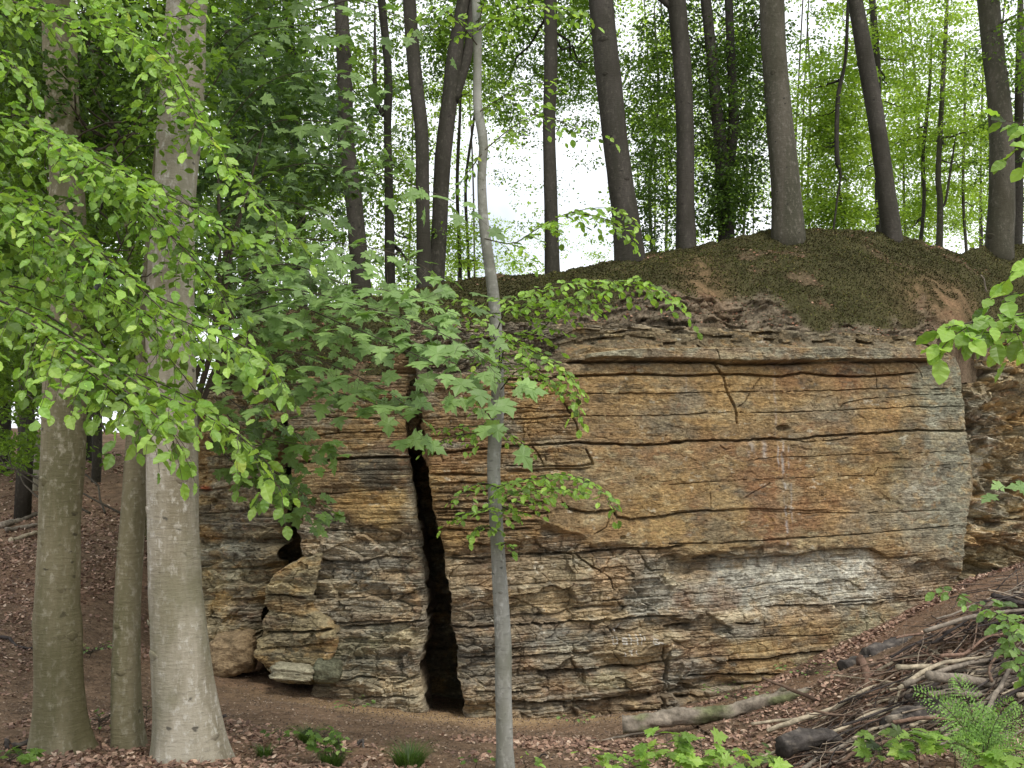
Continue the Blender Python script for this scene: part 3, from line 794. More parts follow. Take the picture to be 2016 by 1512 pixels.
# ---- middle pillar
p0 = P(556, 1000, 12.5); p1 = P(838, 1000, 12.2)
PP = Plane(p0[0], p0[1], p1[0], p1[1])
def f_pil(r):
    S, Z = r.S, r.Z
    base_colour(r, BROWN, (.27, .20, .125), 401)
    up = r.region([(500,700),(900,700),(860,1030),(760,1050),(690,1030),(640,1010),(500,930)], .06)
    low = 1 - up
    r.D += .05 * fbm(S * .8, Z, 3, 402)
    r.blocks(.16, 1.2, .03, 31, up, edge=.01, dip=0); r.blocks(.06, .7, .016, 32, up, edge=.012, dip=0)
    r.blocks(.2, .7, .09, 33, low, edge=.02, dip=0); r.blocks(.08, .4, .022, 34, low, edge=.018, dip=0)
    r.D += low * (.04 * fbm(S * 3, Z * 5, 4, 36) - .06 * np.abs(fbm(S * 2.2, Z * 3, 4, 37)) + .012 * fbm(S * 14, Z * 20, 3, 38)) + up * .008 * fbm(S * 6, Z * 14, 4, 39)
    r.D -= .05 * low
    r.facets(.17, .11, 960, low, 1.9, .025); r.facets(.075, .035, 970, low, 2.0, .012); r.facets(.03, .008, 980, low, 2.0); r.facets(.1, .02, 985, up, 2.4)
    # left shoulder falls back
    lz = np.interp(Z, *PP.poly([(560,1400),(640,1250),(620,1100),(585,950),(560,700)])[:, ::-1].T)
    for p, w, d in [(RP((440,190),(600,140),(700,126),(1000,120)), .011, .06), (RP((470,430),(700,415),(1000,395)), .011, .05), (RP((600,480),(740,577),(840,572),(1000,560)), .010, .04),
                    (RP((520,602),(740,582)), .012, .05), (RP((650,930),(850,915),(1050,898)), .011, .05), (RP((545,850),(560,950),(580,1050)), .022, .12),
                    (RP((440,60),(620,50),(900,60)), .010, .05), (RP((700,130),(690,80)), .012, .04), (RP((860,800),(720,900),(590,960)), .008, .02), (RP((490,320),(1040,300)), .007, .02)]:
        r.crack(p, w, d)
    for p, a, L, c in [(RP((500,262),(650,250),(850,240),(1040,235)), .05, .04, .12), (RP((540,720),(650,745),(800,745),(900,718),(1050,722)), .06, .07, .05),
                       (RP((690,1062),(900,1048),(1115,1030)), .05, .05, .12), (RP((600,600),(740,588),(800,640),(950,650),(1000,600)), .05, .08, .03),
                       (RP((540,690),(620,740)), .06, .08, .02), (RP((590,1000),(700,1040),(1050,1020)), .04, .05, .04), (RP((640,1320),(800,1300),(960,1330),(1090,1290)), .06, .06, .05), (RP((780,1410),(900,1395),(1080,1400)), .06, .06, .06),
                       (RP((560,860),(700,880),(850,800),(1020,790)), .04, .08, .01), (RP((650,1200),(960,1210)), .02, .06, .01)]:
        r.lip(p, a, L, crack=c)
    r.hole(790, 1300, 20, 26, .05); r.bump(800, 1270, 20, 18, .05)
    for z in [(690,860,90,30,(.30,.19,.09),.7), (620,930,50,40,(.33,.23,.13),.7), (760,930,80,44,DGREY,.8), (710,990,110,22,OCHRE,.9), (740,1015,70,22,GOLD,.9), (780,990,24,24,GOLD,.7), (740,1060,60,10,OCHRE,.7),
              (690,990,30,20,(.33,.22,.1),.5), (640,1050,90,20,(.20,.18,.15),.7), (700,1080,90,16,LGREY,.5), (820,1000,24,60,LGREY,.5), (700,1130,110,30,(.17,.165,.16),.8), (650,1155,70,12,CREAM,.6),
              (760,1135,40,16,OCHRE,.7), (730,1175,80,10,OCHRE,.6), (700,1195,90,14,(.28,.24,.18),.7), (820,1180,26,14,ORANGE,.5), (740,1245,80,18,(.36,.33,.26),.8), (800,1260,50,24,(.40,.32,.18),.8), (700,1275,60,26,OLIVE,.9),
              (690,1320,60,30,(.17,.165,.13),.8), (790,1310,22,30,(.19,.16,.14),.8), (800,1370,50,26,(.42,.34,.22),.8), (720,1380,80,18,(.24,.2,.15),.6), (640,1290,30,60,(.16,.165,.10),.7), (835,1150,16,150,(.2,.18,.16),.6)]:
        r.zone(*z[:6], .6, .9, 3.2)
    finish(r, 420, .36)
    r.C *= (1.1 + .4 * low)[..., None]
    gl = r.C.mean(-1, keepdims=True) * np.array([1.05, 1.0, .88]); r.C[:] = r.C * (1 - .3 * low[..., None]) + gl * .3 * low[..., None]
    r.mix((.40, .36, .28), .35 * low * sm(-.1, .35, fbm(S * 2.2, Z * 3.5, 4, 455)))
    # pale fringe lines on the flaked part
    rid = np.abs(fbm(S * 2.6, Z * 5.5, 4, 431)); r.mix(CREAM, .6 * low * (1 - sm(.0, .035, rid)))
    for st in [[(180,565),(180,605)],[(205,560),(200,600)],[(182,585),(205,580)],[(240,565),(215,580),(235,605),(240,585)],[(262,568),(262,605)],[(262,568),(285,600)],[(287,565),(288,605)],[(300,570),(300,600)]]:
        r.stroke(R8(*st), (.6, .56, .47), .006, .7)
PTOP = [(556,800),(640,790),(780,785),(800,800)]
def back_p(r):
    q = r.Z - PP.sz(680, 800)[1] + .06 * fbm(r.S * 3, r.Z * 4, 3, 5)
    step = np.floor(np.maximum(q, 0) / .06) * .06
    return np.where(q > 0, step * 1.1 + .12 * h2(np.floor(q / .06), np.floor(r.S / .3), 9), 0)
o, _ = rock_block('rock_pillar', PP, [(548,700),(560,880),(572,950),(580,1050),(600,1150),(610,1230),(640,1250),(636,1330),(600,1352),(590,1460)],
                  [(786,700),(792,830),(800,890),(812,940),(822,1030),(832,1150),(832,1250),(818,1330),(830,1400),(830,1460)], 730, 1450, .0088, f_pil, seed=2, side=2.2, bl=(.02, 1), br=(-.055, 1), rnd=.13, setback=back_p)
tag(o, 'tall brown and grey sandstone pillar between the wide dark cleft and the narrow crack left of it', 'rock pillar')

# ---- rock left of the narrow crack
p0 = P(320, 1000, 13.4); p1 = P(570, 1000, 12.95)
PL = Plane(p0[0], p0[1], p1[0], p1[1])
def f_left(r):
    S, Z = r.S, r.Z
    base_colour(r, (.21, .17, .12), (.28, .235, .17), 501)
    r.D += .08 * fbm(S * .9, Z * .9, 3, 502) + .05
    r.blocks(.2, .8, .09, 41, edge=.02, dip=0); r.blocks(.075, .4, .025, 42, edge=.018, dip=0); r.facets(.19, .13, 1000, 1.0, 1.9, .025); r.facets(.08, .035, 1010, 1.0, 2.0, .012); r.facets(.03, .008, 1020, 1.0, 2.0)
    r.D += .04 * fbm(S * 3, Z * 5, 4, 46) - .06 * np.abs(fbm(S * 2.2, Z * 3, 4, 47)) + .010 * fbm(S * 14, Z * 20, 3, 48)
    for p, w, d in [(RP((20,520),(440,480)), .012, .05), (R7((1120,200),(1400,205),(1600,215)), .016, .08), (RP((20,300),(250,290),(440,300)), .012, .06)]:
        r.crack(p, w, d)
    for p, a, L, c in [(R7((1120,205),(1400,208),(1640,220)), .05, .06, .06), (R7((1130,380),(1400,375),(1600,340)), .05, .08, .04), (R7((1300,550),(1480,548)), .06, .07, .06),
                       (R7((1150,640),(1250,660),(1400,640)), .05, .07, .05), (R7((1250,770),(1420,740)), .06, .06, .04), (RP((0,400),(300,380)), .05, .1, .04)]:
        r.lip(p, a, L, crack=c)
    for z in [(480,1020,90,34,(.17,.15,.14),.85), (470,960,80,30,(.26,.22,.18),.6), (410,960,20,10,(.30,.07,.03),.95), (405,985,30,10,GOLD,.6), (440,1085,60,18,LGREY,.7), (520,1080,40,30,DGREY,.5),
              (430,1185,34,26,GOLD,.95), (415,1140,40,24,(.42,.34,.22),.8), (430,1230,50,40,(.38,.31,.22),.7), (470,1130,50,30,(.33,.30,.24),.7), (480,1200,40,40,(.23,.2,.19),.6), (420,1055,30,10,ORANGE,.5)]:
        r.zone(*z[:6], .6, .9, 3.2)
    finish(r, 520, .36)
    r.C *= 1.35
    rid = np.abs(fbm(S * 2.6, Z * 5.5, 4, 531)); r.mix(CREAM, .5 * (1 - sm(.0, .035, rid)))
def back_l(r):
    q = r.Z - PL.sz(480, 835)[1] + .06 * fbm(r.S * 3, r.Z * 4, 3, 5)
    step = np.floor(np.maximum(q, 0) / .06) * .06
    return np.where(q > 0, step * 1.2 + .12 * h2(np.floor(q / .06), np.floor(r.S / .3), 9), 0)
o, _ = rock_block('rock_buttress', PL, [(310,700),(322,1000),(330,1400)], [(545,700),(548,880),(554,940),(556,1010),(550,1090),(526,1150),(505,1190),(492,1240),(470,1300),(460,1400)],
                  760, 1380, .0098, f_left, seed=3, side=2.2, bl=(-.1, 1), br=(-.35, 1), rnd=.22, setback=back_l)
tag(o, 'grey flaking rock buttress with a golden stain, just right of the thickest beech trunk', 'rock face')

# ---- shaly rock set back at the right end
p0 = P(1850, 1000, 15.1); p1 = P(2250, 1000, 15.9)
PR = Plane(p0[0], p0[1], p1[0], p1[1])
def f_right(r):
    S, Z = r.S, r.Z
    base_colour(r, (.19, .165, .13), (.26, .21, .145), 601)
    r.D += .16 * fbm(S * .9, Z * .9, 3, 602)
    r.blocks(.26, .7, .22, 51, edge=.02, dip=-.25); r.blocks(.10, .4, .06, 52, edge=.02, dip=-.25); r.facets(.30, .30, 1030, 1.0, 1.7, .04); r.facets(.12, .07, 1040, 1.0, 1.8, .02); r.facets(.045, .015, 1050, 1.0, 2.0)
    r.D += .06 * fbm(S * 3, Z * 5, 4, 56) - .12 * np.abs(fbm(S * 1.8, Z * 2.6, 4, 57)) + .012 * fbm(S * 14, Z * 20, 3, 58)
    r.hole(2000, 960, 26, 20, .5); r.hole(1925, 1120, 40, 20, .25)
    for p, a, L, c in [(R6((1660,670),(1760,655),(2016,670)), .12, .08, .08), (R6((1750,780),(2016,750)), .08, .1, .04), (R6((1740,1010),(1850,1030),(2016,1010)), .1, .12, .05), (R9((1700,60),(1850,120),(2016,90)), .14, .14, .05), (R9((1700,210),(1900,180),(2016,190)), .1, .14, .03)]:
        r.lip(p, a, L, crack=c)
    for z in [(1950,740,60,20,GREY,.6), (1950,860,60,50,(.13,.12,.11),.7), (1940,880,14,60,WHITE,.6), (1925,1000,16,60,WHITE,.5), (1990,880,40,30,OCHRE,.4), (1960,960,40,30,(.15,.14,.13),.6), (1970,1090,60,30,(.27,.22,.15),.7), (1940,1110,30,20,CREAM,.5), (2000,1000,40,14,CREAM,.4), (1920,700,50,16,OCHRE,.4)]:
        r.zone(*z[:6], .6, .9, 3.2)
    finish(r, 620, .4)
    r.C *= 1.5
def back_r(r):
    zt = r.pl.sz(1950, 700)[1]
    q = r.Z - zt + .1 * fbm(r.S * 2, r.Z * 3, 3, 5)
    return np.where(q > 0, np.floor(np.maximum(q, 0) / .07) * .07 * 1.3 + .15 * h2(np.floor(q / .07), np.floor(r.S / .35), 9), 0)
o, _ = rock_block('rock_outcrop', PR, [(1840,600),(1850,1250)], [(2330,600),(2330,1250)], 620, 1180, .013, f_right, seed=4, side=2.0, rnd=.1, setback=back_r, sides=(False, True))
tag(o, 'dark crumbling shaly outcrop set back beyond the right end of the big slab', 'rock face')

# ---- rock added behind the clefts to block light, with wedged blocks in front
p0 = P(480, 1000, 13.9); p1 = P(980, 1000, 14.2)
PB = Plane(p0[0], p0[1], p1[0], p1[1])
def f_back(r):
    S, Z = r.S, r.Z
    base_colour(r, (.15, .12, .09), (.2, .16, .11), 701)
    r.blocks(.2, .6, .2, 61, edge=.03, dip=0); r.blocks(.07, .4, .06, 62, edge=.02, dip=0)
    zc = r.pl.sz(810, 895)[1]
    mm = sm(zc - .04, zc + .04, Z) * sm(PB.sz(760, 1000)[0], PB.sz(775, 1000)[0], S) * (1 - sm(PB.sz(860, 1000)[0], PB.sz(880, 1000)[0], S))
    r.D += 1.35 * mm          # wedged blocks high in the cleft
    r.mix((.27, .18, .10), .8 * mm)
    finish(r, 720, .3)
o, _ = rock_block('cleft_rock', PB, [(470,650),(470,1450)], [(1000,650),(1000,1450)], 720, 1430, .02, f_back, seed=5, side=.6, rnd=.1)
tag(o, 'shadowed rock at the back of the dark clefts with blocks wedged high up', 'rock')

# ---- boulders at the foot of the pillar
def boulder(label, cx, cy, Y, sx, sy, sz, rot, colr, seed, tilt=0.0, layers=.05):
    n, m = 60, 90
    th = np.linspace(0, math.pi, n)[:, None]; ph = np.linspace(0, 2 * math.pi, m, endpoint=False)[None]
    def sp(v, e): return np.sign(v) * np.abs(v) ** e
    x = sp(np.sin(th), .55) * sp(np.cos(ph), .55); y = sp(np.sin(th), .55) * sp(np.sin(ph), .55); z = sp(np.cos(th), .6) * np.ones_like(ph)
    d = 1 + .16 * fbm(x * 1.7 + seed, y * 1.7 + z * 2.1, 4, seed) + .05 * fbm(x * 7 + seed, y * 7 + z * 9, 4, seed + 1)
    d += .07 * (h2(np.floor((z * sz + .02 * x) / layers), np.floor((x + y) * 1.3), seed) - .5)
    x, y, z = x * d * sx, y * d * sy, z * d * sz
    z, x = z * math.cos(tilt) + x * math.sin(tilt), x * math.cos(tilt) - z * math.sin(tilt)
    X = x * math.cos(rot) - y * math.sin(rot); Yy = x * math.sin(rot) + y * math.cos(rot)
    c = P(cx, cy, Y)
    V = np.stack([X, Yy, z], -1)
    C = np.array(colr) * (1 + .35 * fbm(X * 6, z * 12 + Yy * 3, 4, seed + 2) + .25 * fbm(X * 20, z * 30, 3, seed + 3))[..., None]
    C = C * (1 - .5 * sm(.2, .5, fbm(X * 4, z * 7, 4, seed + 5)))[..., None]
    i = np.arange(n * m).reshape(n, m); j = np.roll(i, -1, 1)
    f = np.stack([i[:-1], i[1:], j[1:], j[:-1]], -1).reshape(-1, 4)
    o = new_mesh('boulder', V.reshape(-1, 3), f, M_ROCK, None, True, np.clip(C, .02, .7).reshape(-1, 3))
    o.location = c
    tag(o, label, 'boulder')
PS_ = Plane(*P(490, 1000, 12.45)[:2], *P(680, 1000, 12.2)[:2])
def f_stub(r):
    S, Z = r.S, r.Z
    base_colour(r, (.27, .22, .15), (.33, .265, .17), 1101)
    r.D += .09 * fbm(S * 2, Z * 2, 3, 1102)
    r.facets(.17, .07, 1110, 1.0, 1.9, .02); r.facets(.06, .025, 1120, 1.0, 2.0, .01); r.blocks(.06, .5, .012, 1130, edge=.012, dip=0)
    for p, a, L, c in [(R7((1480,530),(1600,528),(1740,545)), .05, .05, .12), (R7((1440,740),(1600,745),(1900,715)), .09, .05, .14), (R7((1460,835),(1600,830),(1880,800)), .03, .06, .05), (R7((1500,620),(1640,640),(1760,650)), .03, .05, .02)]:
        r.lip(p, a, L, crack=c)
    for z in [(585,1140,40,20,DGREY,.5), (560,1190,50,16,BROWN,.6), (560,1225,60,12,(.17,.15,.13),.5), (570,1260,60,16,(.24,.2,.15),.6), (600,1290,50,14,(.2,.175,.13),.6), (540,1150,20,20,CREAM,.5)]:
        r.zone(*z[:6], .6, .9, 3.2)
    finish(r, 1140, .34); r.C *= 1.15
def back_s(r):
    zt = np.interp(r.S, *PS_.poly([(490,1215),(512,1165),(535,1132),(575,1112),(620,1095),(680,1090)]).T)
    q = r.Z - zt + .03 * fbm(r.S * 6, r.Z * 6, 3, 5)
    zb = np.interp(r.S, *PS_.poly([(500,1300),(560,1322),(650,1330)]).T)
    return np.where(q > 0, q * 3.2 + q * q * 8, 0) + .8 * np.maximum(0, zb - r.Z)
o, _ = rock_block('rock_ledge', PS_, [(600,1085),(548,1118),(520,1150),(508,1190),(520,1206),(513,1222),(508,1248),(499,1262),(496,1290),(508,1310),(520,1360)],
                  [(625,1085),(618,1150),(612,1200),(655,1225),(662,1260),(650,1300),(640,1360)], 1075, 1350, .009, f_stub, seed=6, side=.9, rnd=.10, setback=back_s, bl=(.05, 1), br=(-.05, 1))
tag(o, 'low tan rock ledge of two cracked layers jutting left from the foot of the pillar', 'rock ledge')
boulder('pale flat stone with a broken end lying at the foot of the pillar', 578, 1322, 12.2, .28, .25, .09, 0.1, (.46, .42, .29), 4, -.08)
boulder('mossy green-grey lump between the pale flat stone and the pillar', 645, 1320, 12.25, .17, .2, .14, 0, (.20, .20, .13), 5)
boulder('sandy orange-tan boulder half buried beside the thickest beech trunk', 462, 1285, 12.85, .27, .3, .26, 0, (.40, .29, .17), 6, .1)
boulder('small tan stone leaning at the foot of the grey buttress beside the thickest trunk', 425, 1290, 12.95, .16, .2, .18, 0, (.38, .29, .18), 7, .5)

# ------------------------------------------------------------------ hill above the rock
SKY = np.array([(150,1060),(250,1040),(330,950),(400,770),(435,680),(560,612),(700,596),(850,572),(930,558),(1000,548),(1100,537),(1200,516),(1300,497),(1350,487),(1450,464),(1530,452),(1620,448),(1700,453),(1780,467),(1880,492),(1950,491),(2016,484),(2300,470),(2700,500)], float)
FOOT = np.array([(150,1350),(250,1330),(330,1250),(400,960),(435,850),(560,775),(700,765),(830,752),(900,712),(1000,690),(1100,680),(1170,668),(1300,652),(1500,650),(1830,672),(1900,690),(2016,690),(2300,680),(2700,700)], float)
def wall_depth(px):
    return np.interp(px, [150, 320, 556, 700, 836, 1890, 1960, 2300, 2700], [14.3, 13.6, 12.9, 12.45, 12.25, 14.2, 15.2, 16.1, 17])
hx = np.concatenate([np.arange(150, 330, 8), np.arange(330, 2060, 3.2), np.arange(2060, 2700, 16)])
sky_y = np.interp(hx, SKY[:, 0], SKY[:, 1]); ft_y = np.interp(hx, FOOT[:, 0], FOOT[:, 1])
D0 = wall_depth(hx); D1 = D0 + 3.2
A = P(hx, ft_y, D0 + .42); B = P(hx, sky_y, D1)
rows = []
A0 = A.copy(); A0[:, 2] -= .5; A0[:, 1] += .25
tt = np.linspace(0, 1, 120)
for q in (0, .5): rows.append(A0 * (1 - q) + A * q)
for q in tt:
    p = A * (1 - q) + B * q
    p[:, 2] += (.55 * math.sin(math.pi * q) * (1 - .5 * q)) * .55
    rows.append(p)
for dq, dz in ((.3, -.02), (.7, -.12), (1.2, -.3), (2, -.6), (3.5, -1.1), (6, -1.7), (10, -2.0), (20, -2.2), (45, -2.4), (90, -2.4)):
    p = B.copy(); u = nrmz(np.stack([B[:, 0] * .6, B[:, 1], B[:, 2] * 0], -1)); p += u * dq; p[:, 2] = B[:, 2] + dz
    rows.append(p)
H = np.array(rows)
X, Y, Z = H[..., 0], H[..., 1], H[..., 2]
nr = H.shape[0]
fad = np.ones(nr); fad[:2] = .3
dn = (.14 * fbm(X * .9, Y * 1.1, 3, 801) + .10 * np.abs(fbm(X * 3, Y * 4, 4, 802)) + .022 * fbm(X * 11, Y * 14, 4, 803, .6))
# thin broken strata showing through near the rock edge
vi = np.clip((np.arange(nr) - 2) / 118, 0, 1)[:, None] * np.ones_like(X)
exm = sm(-.02, .25, .8 * fbm(X * 1.3, vi * 4, 4, 805) + .42 - 2.4 * vi) * sm(-.5, .6, X)
ll = Z + .05 * fbm(X * 2, Y * 3, 3, 806)
ledge = (h2(np.floor(ll / .055), np.floor(X / .2 + 9 * h2(np.floor(ll / .055), X * 0, 2)), 8) - .4) * .17 + (h2(np.floor(ll / .03), np.floor(X / .12 + 9 * h2(np.floor(ll / .03), X * 0, 2)), 18) - .4) * .07 + .04 * fbm(X * 6, Z * 6, 3, 5)
Yd = -exm * ledge
H[..., 2] += dn * fad[:, None]
H[..., 1] += Yd
H = H - 0
n1 = fbm(X * .8, Y * 1.2, 4, 810); n2 = fbm(X * 5, Y * 7, 4, 811, .65); n3 = fbm(X * 25, Y * 30, 3, 812)
Cc = np.array([.058, .054, .024]) * (1 + .5 * n2 + .3 * n3)[..., None]
soil = sm(.0, .35, fbm(X * 1.3, Y * 2.2, 4, 813) + .3 * n2 - .24)[..., None]
Cc = Cc * (1 - soil) + np.array([.105, .078, .045]) * (1 + .5 * n3)[..., None] * soil
exc = exm[..., None]
stone = np.array([.16, .128, .09]) * (1 + .5 * (h2(np.floor(ll / .03), np.floor(X / .3), 9) - .5) * 2 + .4 * n3)[..., None]
Cc = Cc * (1 - exc * .85) + stone * exc * .85
sandy = (.6 * np.exp(-((X - 6.9) / .75) ** 2 - ((vi - .22) / .22) ** 2) + .5 * np.exp(-((X - 2.9) / .35) ** 2 - ((vi - .35) / .35) ** 2))[..., None]
sandy = np.clip(sandy * (1 + 1.2 * n2[..., None]), 0, .9)
Cc = Cc * (1 - sandy) + np.array([.22, .135, .075]) * (1 + .4 * n3)[..., None] * sandy
HC = np.clip(Cc, .01, .7)
tag(new_mesh('hill', H.reshape(-1, 3), grid_faces(*H.shape[:2]), M_GROUND, None, True, HC.reshape(-1, 3)), kind='structure')
# ------------------------------------------------------------------ foliage generators
def unit_rand(n, r=rng):
    v = r.normal(size=(n, 3)); return nrmz(v)

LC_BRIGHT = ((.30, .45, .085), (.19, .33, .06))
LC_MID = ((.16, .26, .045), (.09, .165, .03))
LC_DARK = ((.09, .155, .035), (.055, .10, .025))  # darkest greens; on the left they stand in for leaf shade
LC_MAPLE = ((.23, .35, .105), (.15, .25, .07))
LC_YEL = ((.30, .42, .075), (.19, .30, .05))

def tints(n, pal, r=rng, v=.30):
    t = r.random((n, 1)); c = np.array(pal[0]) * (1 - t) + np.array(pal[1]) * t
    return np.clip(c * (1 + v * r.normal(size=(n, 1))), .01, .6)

class Leaves:
    def __init__(s): s.p = []; s.f = []; s.n = []; s.s = []; s.c = []
    def add(s, p, f, n, sz, c):
        p = np.atleast_2d(p); k = len(p)
        s.p.append(p); s.f.append(np.atleast_2d(f)); s.n.append(np.atleast_2d(n)); s.s.append(np.broadcast_to(sz, (k,)).astype(float)); s.c.append(c)
    def build(s, name, tm, mat, parent=None, curl=.12):
        p = np.concatenate(s.p); n = len(p)
        return leaves_mesh(name, tm, p, np.concatenate(s.f), np.concatenate(s.n), np.concatenate(s.s), mat, np.concatenate(s.c), parent,
                           curl * rng.normal(1, .8, n))

def spray(acc, lv, pts, twig=.35, leaf=.068, tsp=.09, lsp=.045, droop=.35, pal=LC_BRIGHT, rad=.006, start=.1, tilt=.35, face=0.0, flat=1.0, sd=0):
    """one bough: main stem, alternate side twigs in a flat spray, alternate leaves"""
    r = np.random.default_rng(sd + 1000)
    c = resample(P(*np.array(pts, float).T), .03) if len(pts[0]) == 3 and pts[0][0] > -5000 else np.array(pts)
    m = len(c); L = .03 * m
    c = c + .012 * r.normal(size=(1, 3))
    rd = np.linspace(rad, .0018, m)
    acc.tube(c[::3] if m > 9 else c, rd[::3] if m > 9 else rd, 5, cap=False)
    tan = nrmz(np.gradient(c, axis=0)); up = np.array([0, 0, 1.0])
    step = max(1, int(tsp / .03)); side = 1
    P_, F_, N_ = [], [], []
    for i in range(int(start * m), m, step):
        t = i / m; side = -side
        T = tan[i]; sdv = nrmz(np.cross(T, up)) * side
        ln = twig * (1.15 - .75 * t) * r.uniform(.6, 1.25)
        d = nrmz(T * r.uniform(.4, .9) + sdv * flat + up * r.normal(0, .18))
        if i + step >= m: d = T
        k = max(3, int(ln / lsp)); q = np.linspace(0, 1, k + 1)
        tw = c[i] + d * (ln * q[:, None]); tw[:, 2] -= droop * ln * q ** 1.8
        tw += .006 * r.normal(size=tw.shape) * q[:, None]
        acc.tube(tw[::2] if k > 4 else tw, np.linspace(.0022, .0011, len(tw[::2] if k > 4 else tw)), 3, cap=False)
        tt = nrmz(np.gradient(tw, axis=0))
        s2 = nrmz(np.cross(tt, up))
        alt = np.where(np.arange(k + 1) % 2 == 0, 1, -1)[:, None]
        for rep in range(1):
            f = tt * .65 + s2 * alt * .85 + r.normal(0, .22, (k + 1, 3)); f[:, 2] -= droop * .55 * q + .05
            f[-1] = tt[-1]
            P_.append(tw + .004 * r.normal(size=tw.shape)); F_.append(f)
            n = np.array([0, -face, 1.0]) + tilt * r.normal(size=(k + 1, 3)); N_.append(n)
    p = np.concatenate(P_); n = len(p)
    keep = r.random(n) < .93
    lv.add(p[keep], np.concatenate(F_)[keep], np.concatenate(N_)[keep], leaf * r.uniform(.6, 1.15, n)[keep], tints(int(keep.sum()), pal, r))

def maple_spray(acc, lv, pts, leaf=.11, lsp=.10, pal=LC_MAPLE, rad=.006, spread=.22, face=.7, sd=0, n_side=1, start=.1):
    r = np.random.default_rng(sd + 2000)
    c = resample(P(*np.array(pts, float).T), .03); m = len(c)
    acc.tube(c[::3], np.linspace(rad, .002, len(c[::3])), 5, cap=False)
    tan = nrmz(np.gradient(c, axis=0)); up = np.array([0, 0, 1.0])
    st = max(1, int(lsp / .03))
    P_, F_, N_, S_ = [], [], [], []
    for i in range(int(m * start), m, st):
        for side in (-1, 1):
            for rep in range(n_side):
                sdv = nrmz(np.cross(tan[i], up)) * side
                d = nrmz(tan[i] * r.uniform(.2, 1.0) + sdv * r.uniform(.3, 1) + up * r.normal(.05, .35))
                ln = spread * r.uniform(.35, 1.2)
                e = c[i] + d * ln; e[2] -= .25 * ln
                acc.tube(np.stack([c[i], (c[i] + e) / 2 + up * .01, e]), [.0016, .0013, .0011], 3, cap=False)
                f = d * .8 + np.array([0, -.15, -.55 * r.random()]) + .2 * r.normal(size=3)
                P_.append(e); F_.append(f); N_.append(np.array([0, -face, 1.0]) + .33 * r.normal(size=3)); S_.append(leaf * r.uniform(.55, 1.2))
    P_ = np.array(P_)
    lv.add(P_, np.array(F_), np.array(N_), np.array(S_), tints(len(P_), pal, r, .16))

def clumps(lv, cx, cy, Y, rx, ry, ry_d, n, per=45, leaf=.06, rc=.45, pal=LC_MID, sd=0, flat=.10, hole=0.0, tilt=.45, face=0.0):
    """n flat leafy sprays strewn through a pixel-sized, metre-deep ellipsoid; returns their centres"""
    r = np.random.default_rng(sd + 3000 + int(cx) * 7 + int(cy))
    c0 = P(cx, cy, Y); k = Y / F
    u = r.uniform(-1, 1, (int(n * 2.2) + 8, 3)); u = u[(u ** 2).sum(1) < 1.15]
    ctr = c0 + u * np.array([rx * k, ry_d, ry * k])
    dens = vn(ctr[:, 0] * .9 + sd, ctr[:, 2] * 1.3, 5 + sd) * .6 + vn(ctr[:, 0] * 2.3, ctr[:, 2] * 2.9 + sd, 6 + sd) * .5
    ctr = ctr[dens > hole - .35][:n]
    m = len(ctr)
    if m == 0: return ctr
    th = r.uniform(0, 2 * math.pi, (m, per)); q = np.sqrt(r.random((m, per)))
    asp = r.uniform(.45, 1, (m, 1)); an = r.uniform(0, math.pi, (m, 1)); R_ = rc * r.uniform(.5, 1.3, (m, 1))
    ex, ey = R_ * q * np.cos(th), R_ * q * asp * np.sin(th)
    dx = ex * np.cos(an) - ey * np.sin(an); dy = ex * np.sin(an) + ey * np.cos(an)
    tlx, tly = r.normal(0, .22, (m, 1)), r.normal(0, .22, (m, 1))
    dz = flat * r.normal(size=(m, per)) * rc - .25 * q ** 2 * R_ + dx * tlx + dy * tly
    p = ctr[:, None] + np.stack([dx, dy, dz], -1)
    f = np.stack([dx, dy, -.25 * np.ones_like(dx) * R_], -1) / R_[..., None] + .6 * r.normal(size=(m, per, 3)) * np.array([1, 1, .5])
    nn = np.array([0, -face, 1.0]) + tilt * r.normal(size=(m, per, 3))
    tc = np.repeat(tints(m, pal, r, .12), per, 0) * (1 + .18 * r.normal(size=(m * per, 1)))
    lv.add(p.reshape(-1, 3), f.reshape(-1, 3), nn.reshape(-1, 3), leaf * r.uniform(.6, 1.2, m * per), np.clip(tc, .01, .6))
    return ctr

def trunk_pts(pl, Y, lean=0.0):
    """(px,py,width px) rows top to bottom -> points bottom to top and radii; both ends carried on"""
    a = np.array(pl, float)[::-1]
    yy = Y + lean * np.linspace(0, 1, len(a))
    p = P(a[:, 0], a[:, 1], yy); r = a[:, 2] / 2 * yy / F
    d = nrmz(p[-1] - p[-2]); t = r[-1]
    if a[-1, 1] >= 20: p = np.vstack([p, p[-1] + d * r[-1] * 30]); r = np.append(r, r[-1] * .3)
    ext = [p[-1] + d * k for k in (1.2, 2.6)] if a[-1, 1] < 20 else []
    rr = [t * .94, t * .85] if ext else []
    p = np.vstack([p] + ([np.array(ext)] if ext else [])); r = np.concatenate([r, rr])
    q = resample(np.hstack([p, r[:, None]]), .12)
    return q[:, :3], q[:, 3]

def limb(acc, a, b, r0, sd, sag=.1):
    r = np.random.default_rng(sd)
    t = np.linspace(0, 1, 9)[:, None]
    p = a * (1 - t) + b * t; L = np.linalg.norm(b - a)
    p[:, 2] += -sag * L * np.sin(t[:, 0] * math.pi) + 0
    p += r.normal(0, .02 * L, p.shape) * np.sin(t * math.pi)
    acc.tube(p, np.linspace(r0, r0 * .25, 9), 6, cap=False)

